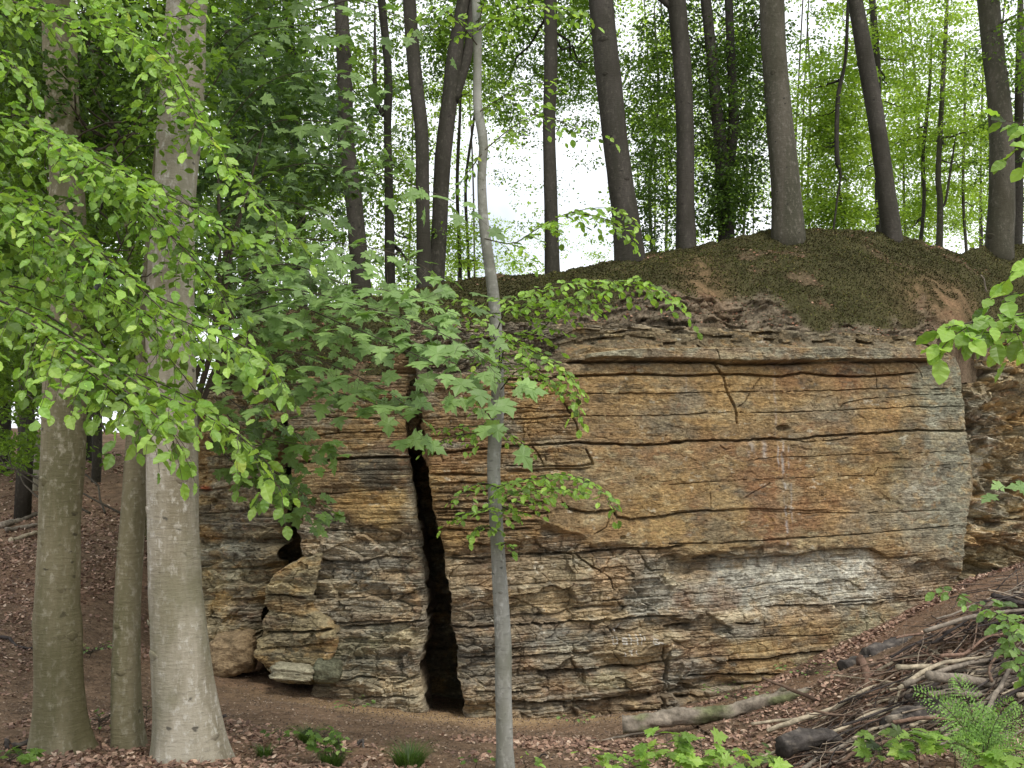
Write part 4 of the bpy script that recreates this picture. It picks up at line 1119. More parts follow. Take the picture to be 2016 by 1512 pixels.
def knots(acc, pts, rad, n, sd, size=1.0):
    """swollen branch scars on the side facing the path"""
    r = np.random.default_rng(sd)
    for _ in range(n):
        i = r.integers(2, len(pts) - 3); a = r.uniform(-1.2, 1.2)
        d = np.array([math.sin(a), -math.cos(a), 0]); s = rad[i] * r.uniform(.10, .22) * size
        c = pts[i] + d * (rad[i] - s * .35)
        t = np.linspace(0, 1, 5)[:, None]
        q = c + d * s * 1.0 * t * .5 - np.array([0, 0, 1]) * s * .3 * t
        acc.tube(q, s * np.array([1.25, 1.15, .85, .5, .12]), 9, rough=.25, seed=sd)

def tree(name, label, cat, rows, Y, bark, group=None, crown=None, pal=LC_MID, leafm=None, tm=T_QUAD, nlimb=7, lean=0.0, rough=.06, n=20, nk=0, forks=(), sd=0, flare=None):
    pts, rad = trunk_pts(rows, Y, lean)
    if flare:
        zb = pts[0][2]; fl = 1 + flare * np.exp(-(pts[:, 2] - zb) / .22); rad = rad * fl
    # carry the foot into the ground
    pts = np.vstack([pts[0] - np.array([0, 0, .35 if Y < 10 else .5 if rows[-1][1] < 650 else 1.6]), pts]); rad = np.concatenate([[rad[0] * 1.06], rad])
    root = empty(name, tuple(pts[1])); tag(root, label, cat, group)
    parts = []
    A_ = Acc()
    lobes = None
    if flare:
        zb = pts[1][2]
        def lob(L, a):
            h = np.exp(-L / .45)[:, None]
            return 1 + .13 * h * np.cos(5 * a[None] + sd) + .02 * np.cos(3 * a[None] + 2)
        lobes = lob
    A_.tube(pts, rad, n, rough=rough, seed=sd + 3, flare=lobes)
    for fr in forks:
        B_ = Acc(); fp, frad = trunk_pts(fr, Y, lean); B_.tube(fp, frad, 12, rough=.05, seed=sd); parts.append(B_.build('branch', bark))
    if nk:
        knots(A_, pts, rad, nk, sd, 1.5)
    if crown:
        lv = Leaves(); ctrs = []
        for k, cr in enumerate(crown):
            cx, cy, Yc, rx, ry, dd, nc = cr[:7]; kw = cr[7] if len(cr) > 7 else {}
            a = dict(pal=pal, sd=sd + k); a.update(kw)
            ctrs.append(clumps(lv, cx, cy, Yc, rx, ry, dd, nc, **a))
        ctrs = np.concatenate(ctrs)
        r = np.random.default_rng(sd + 5)
        if nlimb and len(ctrs):
            for k in range(nlimb):
                e = ctrs[r.integers(len(ctrs))]
                up = pts[pts[:, 2] > pts[1][2] + .8]
                if not len(up): up = pts
                s = up[np.argmin(np.abs(up[:, 2] - (e[2] - .25 * np.linalg.norm(e[:2] - up[0][:2]))))]
                limb(A_, s, e, .012 + .018 * r.random(), sd * 50 + k, .05)
        parts.append(lv.build('crown', tm, leafm or M_LEAFB))
    parts.insert(0, A_.build('trunk', bark))
    adopt(root, parts)
    return root

# ------------------------------------------------------------------ trees on the hill (photo pixels, widths)
def D1at(px): return float(wall_depth(px)) + 3.2
G_HILL = 'trees standing on top of the mossy hill'
BS = dict(leaf=.08, rc=.5, per=60, tilt=.6)
def cr(cx, cy, Y, rx, ry, n, dd=1.8, **kw): a = dict(BS); a.update(kw); return (cx, cy, Y, rx, ry, dd, int(n * (1.9 if cx < 620 else (1.55 if cx > 1500 else 1.45) if cy > -50 else 1.6)), a)

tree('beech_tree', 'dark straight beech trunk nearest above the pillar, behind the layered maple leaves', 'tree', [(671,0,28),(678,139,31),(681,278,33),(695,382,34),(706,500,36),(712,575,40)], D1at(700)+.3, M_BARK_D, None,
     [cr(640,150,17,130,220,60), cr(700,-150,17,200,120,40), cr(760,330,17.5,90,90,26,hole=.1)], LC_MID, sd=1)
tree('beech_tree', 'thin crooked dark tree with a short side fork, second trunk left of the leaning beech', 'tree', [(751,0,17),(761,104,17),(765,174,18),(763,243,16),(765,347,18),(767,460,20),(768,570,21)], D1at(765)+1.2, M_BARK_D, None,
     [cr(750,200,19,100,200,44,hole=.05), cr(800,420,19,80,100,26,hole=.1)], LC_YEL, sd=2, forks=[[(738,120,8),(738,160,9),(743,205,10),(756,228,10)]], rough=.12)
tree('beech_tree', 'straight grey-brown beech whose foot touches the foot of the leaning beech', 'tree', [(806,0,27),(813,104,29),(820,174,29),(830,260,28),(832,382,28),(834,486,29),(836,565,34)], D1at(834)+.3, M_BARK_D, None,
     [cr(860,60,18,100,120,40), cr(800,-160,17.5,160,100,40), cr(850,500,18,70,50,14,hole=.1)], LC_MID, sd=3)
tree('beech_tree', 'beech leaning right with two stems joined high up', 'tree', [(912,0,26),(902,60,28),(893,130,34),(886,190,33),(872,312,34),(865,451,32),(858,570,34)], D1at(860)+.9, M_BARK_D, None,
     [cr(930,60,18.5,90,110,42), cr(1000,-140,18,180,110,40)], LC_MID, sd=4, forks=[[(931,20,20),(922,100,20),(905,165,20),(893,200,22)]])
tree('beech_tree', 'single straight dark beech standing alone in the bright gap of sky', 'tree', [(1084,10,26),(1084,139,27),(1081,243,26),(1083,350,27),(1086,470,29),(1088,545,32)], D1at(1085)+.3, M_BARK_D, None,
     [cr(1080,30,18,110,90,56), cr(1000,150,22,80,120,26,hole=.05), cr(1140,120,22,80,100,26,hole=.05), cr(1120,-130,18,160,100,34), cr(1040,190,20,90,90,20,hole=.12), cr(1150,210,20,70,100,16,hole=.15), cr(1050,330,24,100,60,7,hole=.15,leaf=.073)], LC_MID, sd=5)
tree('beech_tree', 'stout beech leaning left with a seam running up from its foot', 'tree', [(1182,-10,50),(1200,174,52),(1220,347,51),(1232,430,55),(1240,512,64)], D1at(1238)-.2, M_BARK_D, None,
     [cr(1230,-130,17.5,200,110,44), cr(1250,-520,16.5,420,260,90,dd=3), cr(850,-520,16.5,380,260,80,dd=3), cr(1270,250,18.5,60,160,30), cr(1170,90,19.5,80,80,20)], LC_MID, sd=6, n=28, nk=3, rough=.05)  # the two highest, widest clumps are unseen canopy added for shade on the hill
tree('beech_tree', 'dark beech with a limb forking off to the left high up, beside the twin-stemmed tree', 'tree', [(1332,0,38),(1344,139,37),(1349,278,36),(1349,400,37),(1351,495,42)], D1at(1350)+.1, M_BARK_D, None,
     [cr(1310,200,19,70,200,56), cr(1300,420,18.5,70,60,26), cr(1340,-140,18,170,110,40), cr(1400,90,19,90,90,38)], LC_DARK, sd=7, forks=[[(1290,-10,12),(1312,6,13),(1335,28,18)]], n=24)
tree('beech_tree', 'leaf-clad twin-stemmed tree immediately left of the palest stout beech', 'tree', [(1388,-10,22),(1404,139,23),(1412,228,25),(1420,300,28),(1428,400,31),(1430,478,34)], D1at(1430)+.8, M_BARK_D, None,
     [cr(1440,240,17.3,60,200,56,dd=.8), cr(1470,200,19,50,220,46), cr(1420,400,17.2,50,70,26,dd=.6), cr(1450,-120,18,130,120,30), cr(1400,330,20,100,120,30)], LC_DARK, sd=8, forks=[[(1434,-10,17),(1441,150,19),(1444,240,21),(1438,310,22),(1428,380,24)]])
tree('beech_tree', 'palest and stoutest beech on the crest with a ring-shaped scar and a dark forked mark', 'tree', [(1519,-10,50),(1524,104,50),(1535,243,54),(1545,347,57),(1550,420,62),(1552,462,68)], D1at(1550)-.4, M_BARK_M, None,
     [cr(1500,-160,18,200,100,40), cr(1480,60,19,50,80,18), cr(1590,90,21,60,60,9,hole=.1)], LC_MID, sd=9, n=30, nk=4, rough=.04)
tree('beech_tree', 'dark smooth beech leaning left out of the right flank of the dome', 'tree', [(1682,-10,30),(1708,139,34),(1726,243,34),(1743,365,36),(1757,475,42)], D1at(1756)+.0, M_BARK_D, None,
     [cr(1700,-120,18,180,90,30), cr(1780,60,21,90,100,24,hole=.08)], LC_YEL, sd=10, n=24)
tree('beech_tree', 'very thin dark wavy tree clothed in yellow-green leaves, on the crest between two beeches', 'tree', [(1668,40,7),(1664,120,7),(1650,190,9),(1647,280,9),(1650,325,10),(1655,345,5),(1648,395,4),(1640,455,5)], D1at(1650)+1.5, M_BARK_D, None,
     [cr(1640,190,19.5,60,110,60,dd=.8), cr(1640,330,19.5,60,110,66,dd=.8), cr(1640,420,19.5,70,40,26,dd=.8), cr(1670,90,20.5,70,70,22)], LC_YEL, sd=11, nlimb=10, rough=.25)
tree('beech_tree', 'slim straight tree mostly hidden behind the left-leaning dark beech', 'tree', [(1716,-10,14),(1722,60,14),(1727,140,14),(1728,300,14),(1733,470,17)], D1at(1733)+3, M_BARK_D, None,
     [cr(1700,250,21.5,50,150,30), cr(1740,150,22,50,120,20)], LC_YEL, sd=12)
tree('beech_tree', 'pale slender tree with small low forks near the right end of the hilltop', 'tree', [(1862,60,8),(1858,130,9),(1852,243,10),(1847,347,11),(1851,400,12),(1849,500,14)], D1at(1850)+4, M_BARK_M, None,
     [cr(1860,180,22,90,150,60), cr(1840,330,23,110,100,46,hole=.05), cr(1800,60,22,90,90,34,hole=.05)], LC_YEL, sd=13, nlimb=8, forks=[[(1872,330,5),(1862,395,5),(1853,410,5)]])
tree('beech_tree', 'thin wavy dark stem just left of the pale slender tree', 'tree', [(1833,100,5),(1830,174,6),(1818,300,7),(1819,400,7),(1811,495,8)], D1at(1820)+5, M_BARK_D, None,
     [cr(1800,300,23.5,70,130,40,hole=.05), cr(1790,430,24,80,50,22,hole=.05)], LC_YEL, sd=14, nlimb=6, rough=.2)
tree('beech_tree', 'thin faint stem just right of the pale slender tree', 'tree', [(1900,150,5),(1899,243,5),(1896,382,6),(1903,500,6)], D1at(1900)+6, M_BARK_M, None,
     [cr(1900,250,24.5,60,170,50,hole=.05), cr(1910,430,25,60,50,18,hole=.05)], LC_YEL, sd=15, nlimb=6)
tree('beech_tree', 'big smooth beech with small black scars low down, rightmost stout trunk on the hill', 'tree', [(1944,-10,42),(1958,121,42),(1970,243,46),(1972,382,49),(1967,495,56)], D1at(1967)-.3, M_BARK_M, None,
     [cr(2010,60,18,70,120,34), cr(1950,-140,18,170,90,34), cr(1900,-520,16.5,380,260,90,dd=3), cr(1550,-560,17.5,300,260,60,dd=3), cr(2040,250,20,50,150,30)], LC_MID, sd=16, n=28, nk=4)  # highest clumps lie out of view, added to block sky light on the trunks
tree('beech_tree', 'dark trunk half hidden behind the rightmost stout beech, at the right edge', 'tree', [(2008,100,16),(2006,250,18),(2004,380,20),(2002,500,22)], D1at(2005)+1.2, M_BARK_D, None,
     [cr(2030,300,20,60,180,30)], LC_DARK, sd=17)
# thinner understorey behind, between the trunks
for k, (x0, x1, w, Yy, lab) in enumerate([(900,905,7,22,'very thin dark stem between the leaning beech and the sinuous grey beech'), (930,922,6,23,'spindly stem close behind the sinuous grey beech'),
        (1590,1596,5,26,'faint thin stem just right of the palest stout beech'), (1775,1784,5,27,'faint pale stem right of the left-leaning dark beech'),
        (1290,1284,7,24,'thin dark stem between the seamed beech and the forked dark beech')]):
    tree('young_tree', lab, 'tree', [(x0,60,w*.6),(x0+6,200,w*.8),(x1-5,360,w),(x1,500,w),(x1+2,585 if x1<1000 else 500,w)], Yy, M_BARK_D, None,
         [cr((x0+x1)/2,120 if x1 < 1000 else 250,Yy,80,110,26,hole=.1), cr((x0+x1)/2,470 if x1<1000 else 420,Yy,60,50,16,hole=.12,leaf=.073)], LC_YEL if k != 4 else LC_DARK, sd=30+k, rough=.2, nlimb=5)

# ------------------------------------------------------------------ left side: trees beyond the near trunks
LEFT = [
 ('dark slim trunk behind leaves, second to the right of the thickest trunk', [(566,0,22),(572,120,24),(580,260,25),(588,400,26),(592,590,28)], 17.5, M_BARK_D, LC_MID),
 ('thin dark trunk in the leaves close to the right of the thickest trunk', [(470,0,16),(462,200,17),(450,420,18),(446,640,20)], 18.5, M_BARK_D, LC_MID),
 ('pale birch-like trunk with a black hollow foot at the far left edge', [(22,300,26),(24,560,28),(38,720,30),(52,830,34),(66,925,44)], 19, M_BARK_N, LC_MID),
 ('slim pale stem slanting between the two nearest big trunks', [(196,190,13),(205,260,14),(226,340,15),(248,420,16),(262,560,17),(268,700,18),(272,900,20)], 13, M_BARK_O, LC_MID),
 ('straight dark trunk behind foliage, left of the leftmost near beech', [(50,0,24),(48,250,25),(50,500,26),(52,860,30)], 17, M_BARK_D, LC_DARK),
 ('dark trunk in deep leaf shade at the extreme upper left', [(8,0,30),(10,300,31),(6,600,33),(0,900,40)], 20, M_BARK_D, LC_DARK),
 ('thin dark trunk between the leftmost near beech and its slim neighbour', [(185,0,14),(188,300,15),(190,600,16),(192,880,18)], 20, M_BARK_D, LC_DARK),
 ('dark trunk just right of the thickest beech, seen through maple leaves', [(520,0,12),(516,200,13),(508,420,14),(500,640,15)], 21, M_BARK_D, LC_DARK),
 ('crooked dark bough-like trunk bending right above the thickest beech', [(425,20,13),(450,70,14),(478,150,14),(500,240,15),(512,420,16),(515,640,18)], 16.5, M_BARK_D, LC_MID),
 ('slim trunk behind the leftmost near beech', [(140,0,16),(150,300,18),(160,600,20),(172,880,22)], 22, M_BARK_D, LC_DARK)]
for k, (lab, rows_, Yy, bk, pal) in enumerate(LEFT):
    x = rows_[2][0]
    cs = [cr(x - 40, 120, Yy, 130, 160, 44, dd=2, hole=-.05), cr(x + 30, 400, Yy, 120, 150, 44, dd=2, hole=-.05), cr(x, -140, Yy, 160, 110, 26)]
    if x < 260: cs.append(cr(x, 680, Yy, 110, 110, 46, dd=2, hole=-.1))
    tree('beech_tree', lab, 'tree', rows_, Yy, bk, None, cs, pal, sd=60 + k, nlimb=9)

# distant wood: one mass behind everything
lv = Leaves()
for cx, cy, Yc, rx, ry, n_, ho in [(0,300,38,500,380,200,-.1), (0,700,42,400,130,120,-.05), (450,300,36,300,350,100,.02), (800,330,44,260,260,60,.05), (820,540,50,260,50,46,.0), (1080,480,60,120,60,14,.1),
                                   (1350,250,38,140,260,90,.0), (1700,300,46,330,190,170,.0), (1850,430,50,260,60,60,.0), (1060,-60,40,400,130,110,.0), (1800,-100,40,400,120,90,.0), (2150,200,36,160,300,100,0)]:
    clumps(lv, cx, cy, Yc, rx, ry, 5.0, int(n_ * (2.6 if cx < 600 else 1.9)), per=60, leaf=.16, rc=1.3, pal=LC_YEL if cx > 500 else LC_MID, sd=90, hole=ho, tilt=.6)
far = lv.build('distant_foliage', T_QUAD, M_LEAFB); 
T_ = Acc(); r_ = np.random.default_rng(44)
for k in range(34):
    x = r_.uniform(-300, 2300); Yc = r_.uniform(30, 55); w = r_.uniform(2.5, 6)
    yb = 930 if x < 350 else (600 if x < 1100 else 520)
    p, q = trunk_pts([(x + r_.uniform(-30, 30), -30, w * .7), (x + r_.uniform(-10, 10), 300, w), (x, yb, w * 1.2)], Yc); T_.tube(p, q, 6, cap=False)
ft = T_.build('trunks', M_BARK_D)
fw = empty('distant_wood', (0, 40, 0)); tag(fw, kind='stuff'); adopt(fw, [far, ft])

# ------------------------------------------------------------------ near trees
def near_extra(root, acc, bark_name='branch'):
    pass
L3 = tree('beech_tree', 'thickest pale beech trunk in front, flared at its foot, standing before the grey buttress', 'tree',
     [(370,-20,80),(364,52,82),(360,150,85),(352,260,87),(347,340,84),(342,417,84),(336,520,88),(333,640,91),(336,760,94),(338,847,97),(341,1022,96),(343,1100,98),(344,1160,99),(349,1230,104),(354,1300,110),(361,1370,117),(367,1421,125),(372,1480,138),(374,1510,152)],
     7.7, M_BARK_N, None, [cr(420,-800,5.8,560,420,26,dd=1.2,hole=-.1), cr(500,-420,8.2,420,260,70,dd=2.2,hole=-.1), cr(350,-900,8.5,600,300,70,dd=2.5), cr(420,-120,8.0,150,90,16,dd=1.0)], nlimb=0, flare=.08, n=72, rough=.07, nk=26, sd=101)  # clumps high above view are unseen, added to shade the upper trunk
L2 = tree('beech_tree', 'slim grey beech trunk standing between the two thicker near trunks', 'tree',
     [(300,560,42),(290,700,43),(277,800,44),(270,870,44),(263,987,47),(257,1080,49),(252,1160,50),(249,1250,52),(247,1334,55),(248,1410,59),(252,1470,66),(254,1505,74)],
     8.1, M_BARK_O, None, None, nlimb=0, flare=.05, n=56, rough=.065, nk=12, sd=102)
L1 = tree('beech_tree', 'leftmost near beech trunk, olive, with a swollen scarred ring at mid height', 'tree',
     [(115,-20,62),(117,50,65),(119,140,64),(124,250,64),(130,347,65),(131,450,70),(128,600,76),(125,847,80),(116,1022,76),(114,1120,79),(112,1200,84),(113,1228,91),(114,1250,88),(116,1334,86),(117,1400,92),(119,1450,104),(121,1480,118),(122,1500,140)],
     8.0, M_BARK_O, None, [cr(0,-800,5.8,560,420,24,dd=1.2,hole=-.1), cr(-100,-380,8.2,420,250,70,dd=2.2,hole=-.1), cr(0,-900,8.5,600,300,60,dd=2.5)], nlimb=0, flare=.08, n=64, rough=.08, nk=20, sd=103)  # unseen overhead clumps, put in to darken this trunk's upper part

# foliage of the understorey on the left, in front of and between the trunks
A_ = Acc(); lv = Leaves()
sid = 200
for pts, kw in [
    ([(-260,300,4.8),(-60,360,4.7),(110,430,4.6),(240,540,4.5),(330,620,4.45),(430,660,4.4),(520,710,4.35),(552,780,4.3)], dict(twig=.34, leaf=.069, droop=.55)),
    ([(-200,330,5.0),(0,420,4.9),(130,500,4.8),(250,590,4.7),(400,680,4.6)], dict(twig=.36, leaf=.068, droop=.6)),
    ([(-160,520,4.6),(60,620,4.5),(180,690,4.4),(280,760,4.3),(370,800,4.25),(460,850,4.2),(520,905,4.2),(545,955,4.15)], dict(twig=.30, leaf=.071, droop=.6)),
    ([(60,640,4.4),(180,740,4.3),(250,800,4.25),(290,850,4.2)], dict(twig=.3, leaf=.069, droop=.65)),
    ([(160,700,4.3),(290,800,4.2),(340,850,4.1),(370,900,4.1)], dict(twig=.25, leaf=.08, droop=.7)),
    ([(-200,-60,5.3),(120,40,5.2),(270,80,5.1),(350,150,5.0),(400,250,4.9),(470,340,4.9),(545,430,4.8),(585,470,4.8)], dict(twig=.34, leaf=.068, droop=.5)),
    ([(-200,200,5.2),(0,240,5.0),(90,260,5.0),(180,310,4.9),(300,370,4.8),(400,420,4.8),(500,480,4.7)], dict(twig=.36, leaf=.068, droop=.5)),
    ([(-160,60,4.6),(0,110,4.5),(40,140,4.4),(60,170,4.4)], dict(twig=.2, leaf=.068, droop=.6)),
    ([(100,-80,5.5),(200,-10,5.4),(300,30,5.3),(400,20,5.3)], dict(twig=.4, leaf=.068, droop=.3)),
    ([(-200,420,5.4),(0,470,5.3),(130,540,5.2),(250,600,5.1),(330,700,5.0),(380,760,5.0)], dict(twig=.36, leaf=.068, droop=.5)),
    ([(100,300,5.2),(220,350,5.1),(330,450,5.0),(430,560,4.9),(470,640,4.8)], dict(twig=.3, leaf=.068, droop=.6)),
    ([(-200,500,5.8),(0,560,5.7),(150,600,5.6),(260,680,5.5)], dict(twig=.4, leaf=.08, droop=.4)),
    ]:
    for rep, (ox, oy, oz) in enumerate([(0, 0, 0), (-35, -38, .35)]):
        sid += 1
        spray(A_, lv, [(a + ox, b + oy * (1 if a > 0 else .3), c + oz) for a, b, c in (pts if rep < 2 else pts[:-1])], pal=(((.32,.47,.10),(.17,.31,.06)), ((.27,.41,.075),(.13,.25,.045)), ((.17,.28,.05),(.09,.18,.035)))[rep], sd=sid, rad=.007, tsp=.06, lsp=.034, face=.12, tilt=.5, start=.02, **kw)
root = empty('beech_bough', tuple(P(-260, 300, 4.8))); tag(root, 'bright fresh beech bough with drooping sprays reaching in from the left edge', 'branch')
adopt(root, [A_.build('twigs', M_TWIG), lv.build('foliage', T_BEECH, M_LEAF)])

# darker layered foliage between and behind the near trunks
A_ = Acc(); lv = Leaves()
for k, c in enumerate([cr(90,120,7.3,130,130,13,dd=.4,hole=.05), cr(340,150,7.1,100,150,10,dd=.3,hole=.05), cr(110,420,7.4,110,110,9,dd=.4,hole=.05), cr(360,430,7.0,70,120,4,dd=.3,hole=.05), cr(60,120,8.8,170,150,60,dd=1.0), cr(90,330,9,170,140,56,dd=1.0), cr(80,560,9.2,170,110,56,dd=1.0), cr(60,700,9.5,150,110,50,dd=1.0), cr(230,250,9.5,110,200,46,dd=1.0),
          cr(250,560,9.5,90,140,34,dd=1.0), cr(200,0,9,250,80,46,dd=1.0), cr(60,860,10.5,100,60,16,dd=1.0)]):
    ct = clumps(lv, *c[:5], c[5], c[6], **{**c[7], 'leaf': .064, 'rc': .36, 'per': 34, 'pal': LC_MID if k % 2 else LC_DARK, 'sd': 300 + k, 'face': .2})  # alternate clumps take darker leaf colours to stand for shade
    for q in range(5): limb(A_, P(117 + 30 * q, c[1] + 150, 8.3), ct[q * 3 % len(ct)], .01, 900 + k * 9 + q, .02)
root = empty('beech_sapling', tuple(P(115, 1330, 9.2))); tag(root, 'shaded leafy beech undergrowth filling the space around the leftmost trunks', 'tree')
st = Acc(); p, q = trunk_pts([(230,100,8),(200,400,9),(140,700,10),(115,1330,12)], 9.2); st.tube(p, q, 8)
adopt(root, [st.build('trunk', M_BARK_D), A_.build('limbs', M_TWIG), lv.build('crown', T_BEECH, M_LEAFB)])

# maple undergrowth right of the thickest trunk
A_ = Acc(); lv = Leaves(); lvb = Leaves()
stems = []
for rows_ in ([(470,430,6),(440,520,8),(425,600,10),(418,680,11),(368,900,14),(350,1330,16)], [(520,470,5),(480,560,6),(455,620,8),(440,690,9),(372,900,12),(355,1330,14)], [(430,380,6),(432,500,8),(428,640,9),(375,800,10),(350,1330,12)],
              [(500,330,5),(462,470,7),(445,560,8),(430,700,9)], [(560,480,5),(500,560,6),(450,640,7),(425,720,8)]):
    p, q = trunk_pts(rows_, 8.8); A_.tube(p, q, 8)
sid = 500
for pts, kw in [
    ([(420,600,7.6),(560,570,7.0),(700,600,6.4),(830,640,6.0),(930,690,5.8),(985,745,5.7)], dict()),
    ([(430,640,7.6),(560,600,7.0),(680,640,6.5),(800,690,6.1),(880,730,6.0),(950,790,5.9)], dict()),
    ([(420,700,7.4),(560,690,7.0),(680,730,6.6),(760,770,6.4),(800,800,6.3)], dict()),
    ([(430,700,7.6),(520,750,7.2),(620,760,6.9),(720,790,6.6),(790,810,6.5)], dict()),
    ([(440,560,7.8),(560,520,7.3),(680,560,6.9),(800,580,6.5),(900,620,6.3)], dict()),
    ([(400,620,7.6),(470,640,7.3),(520,680,7.2),(560,740,7.1)], dict()),
    ([(420,780,8.4),(480,850,8.2),(560,870,8.0),(640,880,8.0)], dict(pal=LC_MID)),
    ([(420,820,8.4),(500,900,8.2),(570,950,8.0),(635,1010,7.9)], dict(pal=LC_MID)),
    ([(410,860,8.4),(470,920,8.3),(540,960,8.1),(590,990,8.1)], dict(pal=LC_MID)),
    ([(410,740,8.4),(470,800,8.2),(540,830,8.0),(600,860,8.0)], dict(pal=LC_MID)),
    ([(430,560,8),(500,560,7.7),(560,620,7.5),(600,660,7.4)], dict()),
    ([(430,500,8.2),(560,470,7.7),(680,480,7.2),(780,500,7),(860,540,6.8)], dict()),
    ([(430,420,8.2),(560,330,8),(680,330,7.7),(800,360,7.4),(900,400,7.2)], dict(lsp=.13)),
    ([(420,380,8.2),(520,250,8),(640,240,7.7),(760,270,7.4)], dict(lsp=.12)),
    ([(410,300,8.2),(500,180,8),(600,140,7.8),(700,150,7.6)], dict(lsp=.11)),
    ([(400,200,8.4),(480,80,8.2),(580,50,8),(700,60,7.8)], dict(lsp=.11)),
    ([(430,460,8.4),(500,400,8.2),(580,400,8),(660,430,7.8)], dict(lsp=.11)),
    ([(430,520,8.4),(520,500,8.2),(620,560,7.8),(700,640,7.4)], dict()),
    ([(620,20,8),(700,0,7.8),(780,30,7.6),(860,60,7.6)], dict(lsp=.12)),
    ([(400,120,8.6),(450,60,8.4),(520,20,8.2),(600,-20,8)], dict(lsp=.11))]:
    sid += 1
    a = dict(lsp=.07, leaf=.13, spread=.26, sd=sid); a.update(kw)
    maple_spray(A_, lv, pts, **a)
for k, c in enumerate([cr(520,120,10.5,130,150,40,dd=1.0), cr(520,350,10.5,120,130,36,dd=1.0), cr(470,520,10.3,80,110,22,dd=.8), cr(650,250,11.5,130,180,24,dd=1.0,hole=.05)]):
    clumps(lvb, *c[:5], c[5], c[6], **{**c[7], 'leaf': .085, 'rc': .4, 'per': 20, 'pal': ((.12,.20,.05),(.07,.13,.035)), 'sd': 400 + k, 'face': .3})  # darker leaf tints carry the shade inside the maple
root = empty('maple_sapling', tuple(P(350, 1330, 8.8))); tag(root, 'many-stemmed young maple with tiers of broad lobed leaves, right of the thickest trunk', 'tree')
adopt(root, [A_.build('stems', M_TWIG), lv.build('foliage', T_MAPLE, M_LEAFM), lvb.build('shade_tinted_foliage', T_MAPLE, M_LEAFM)])

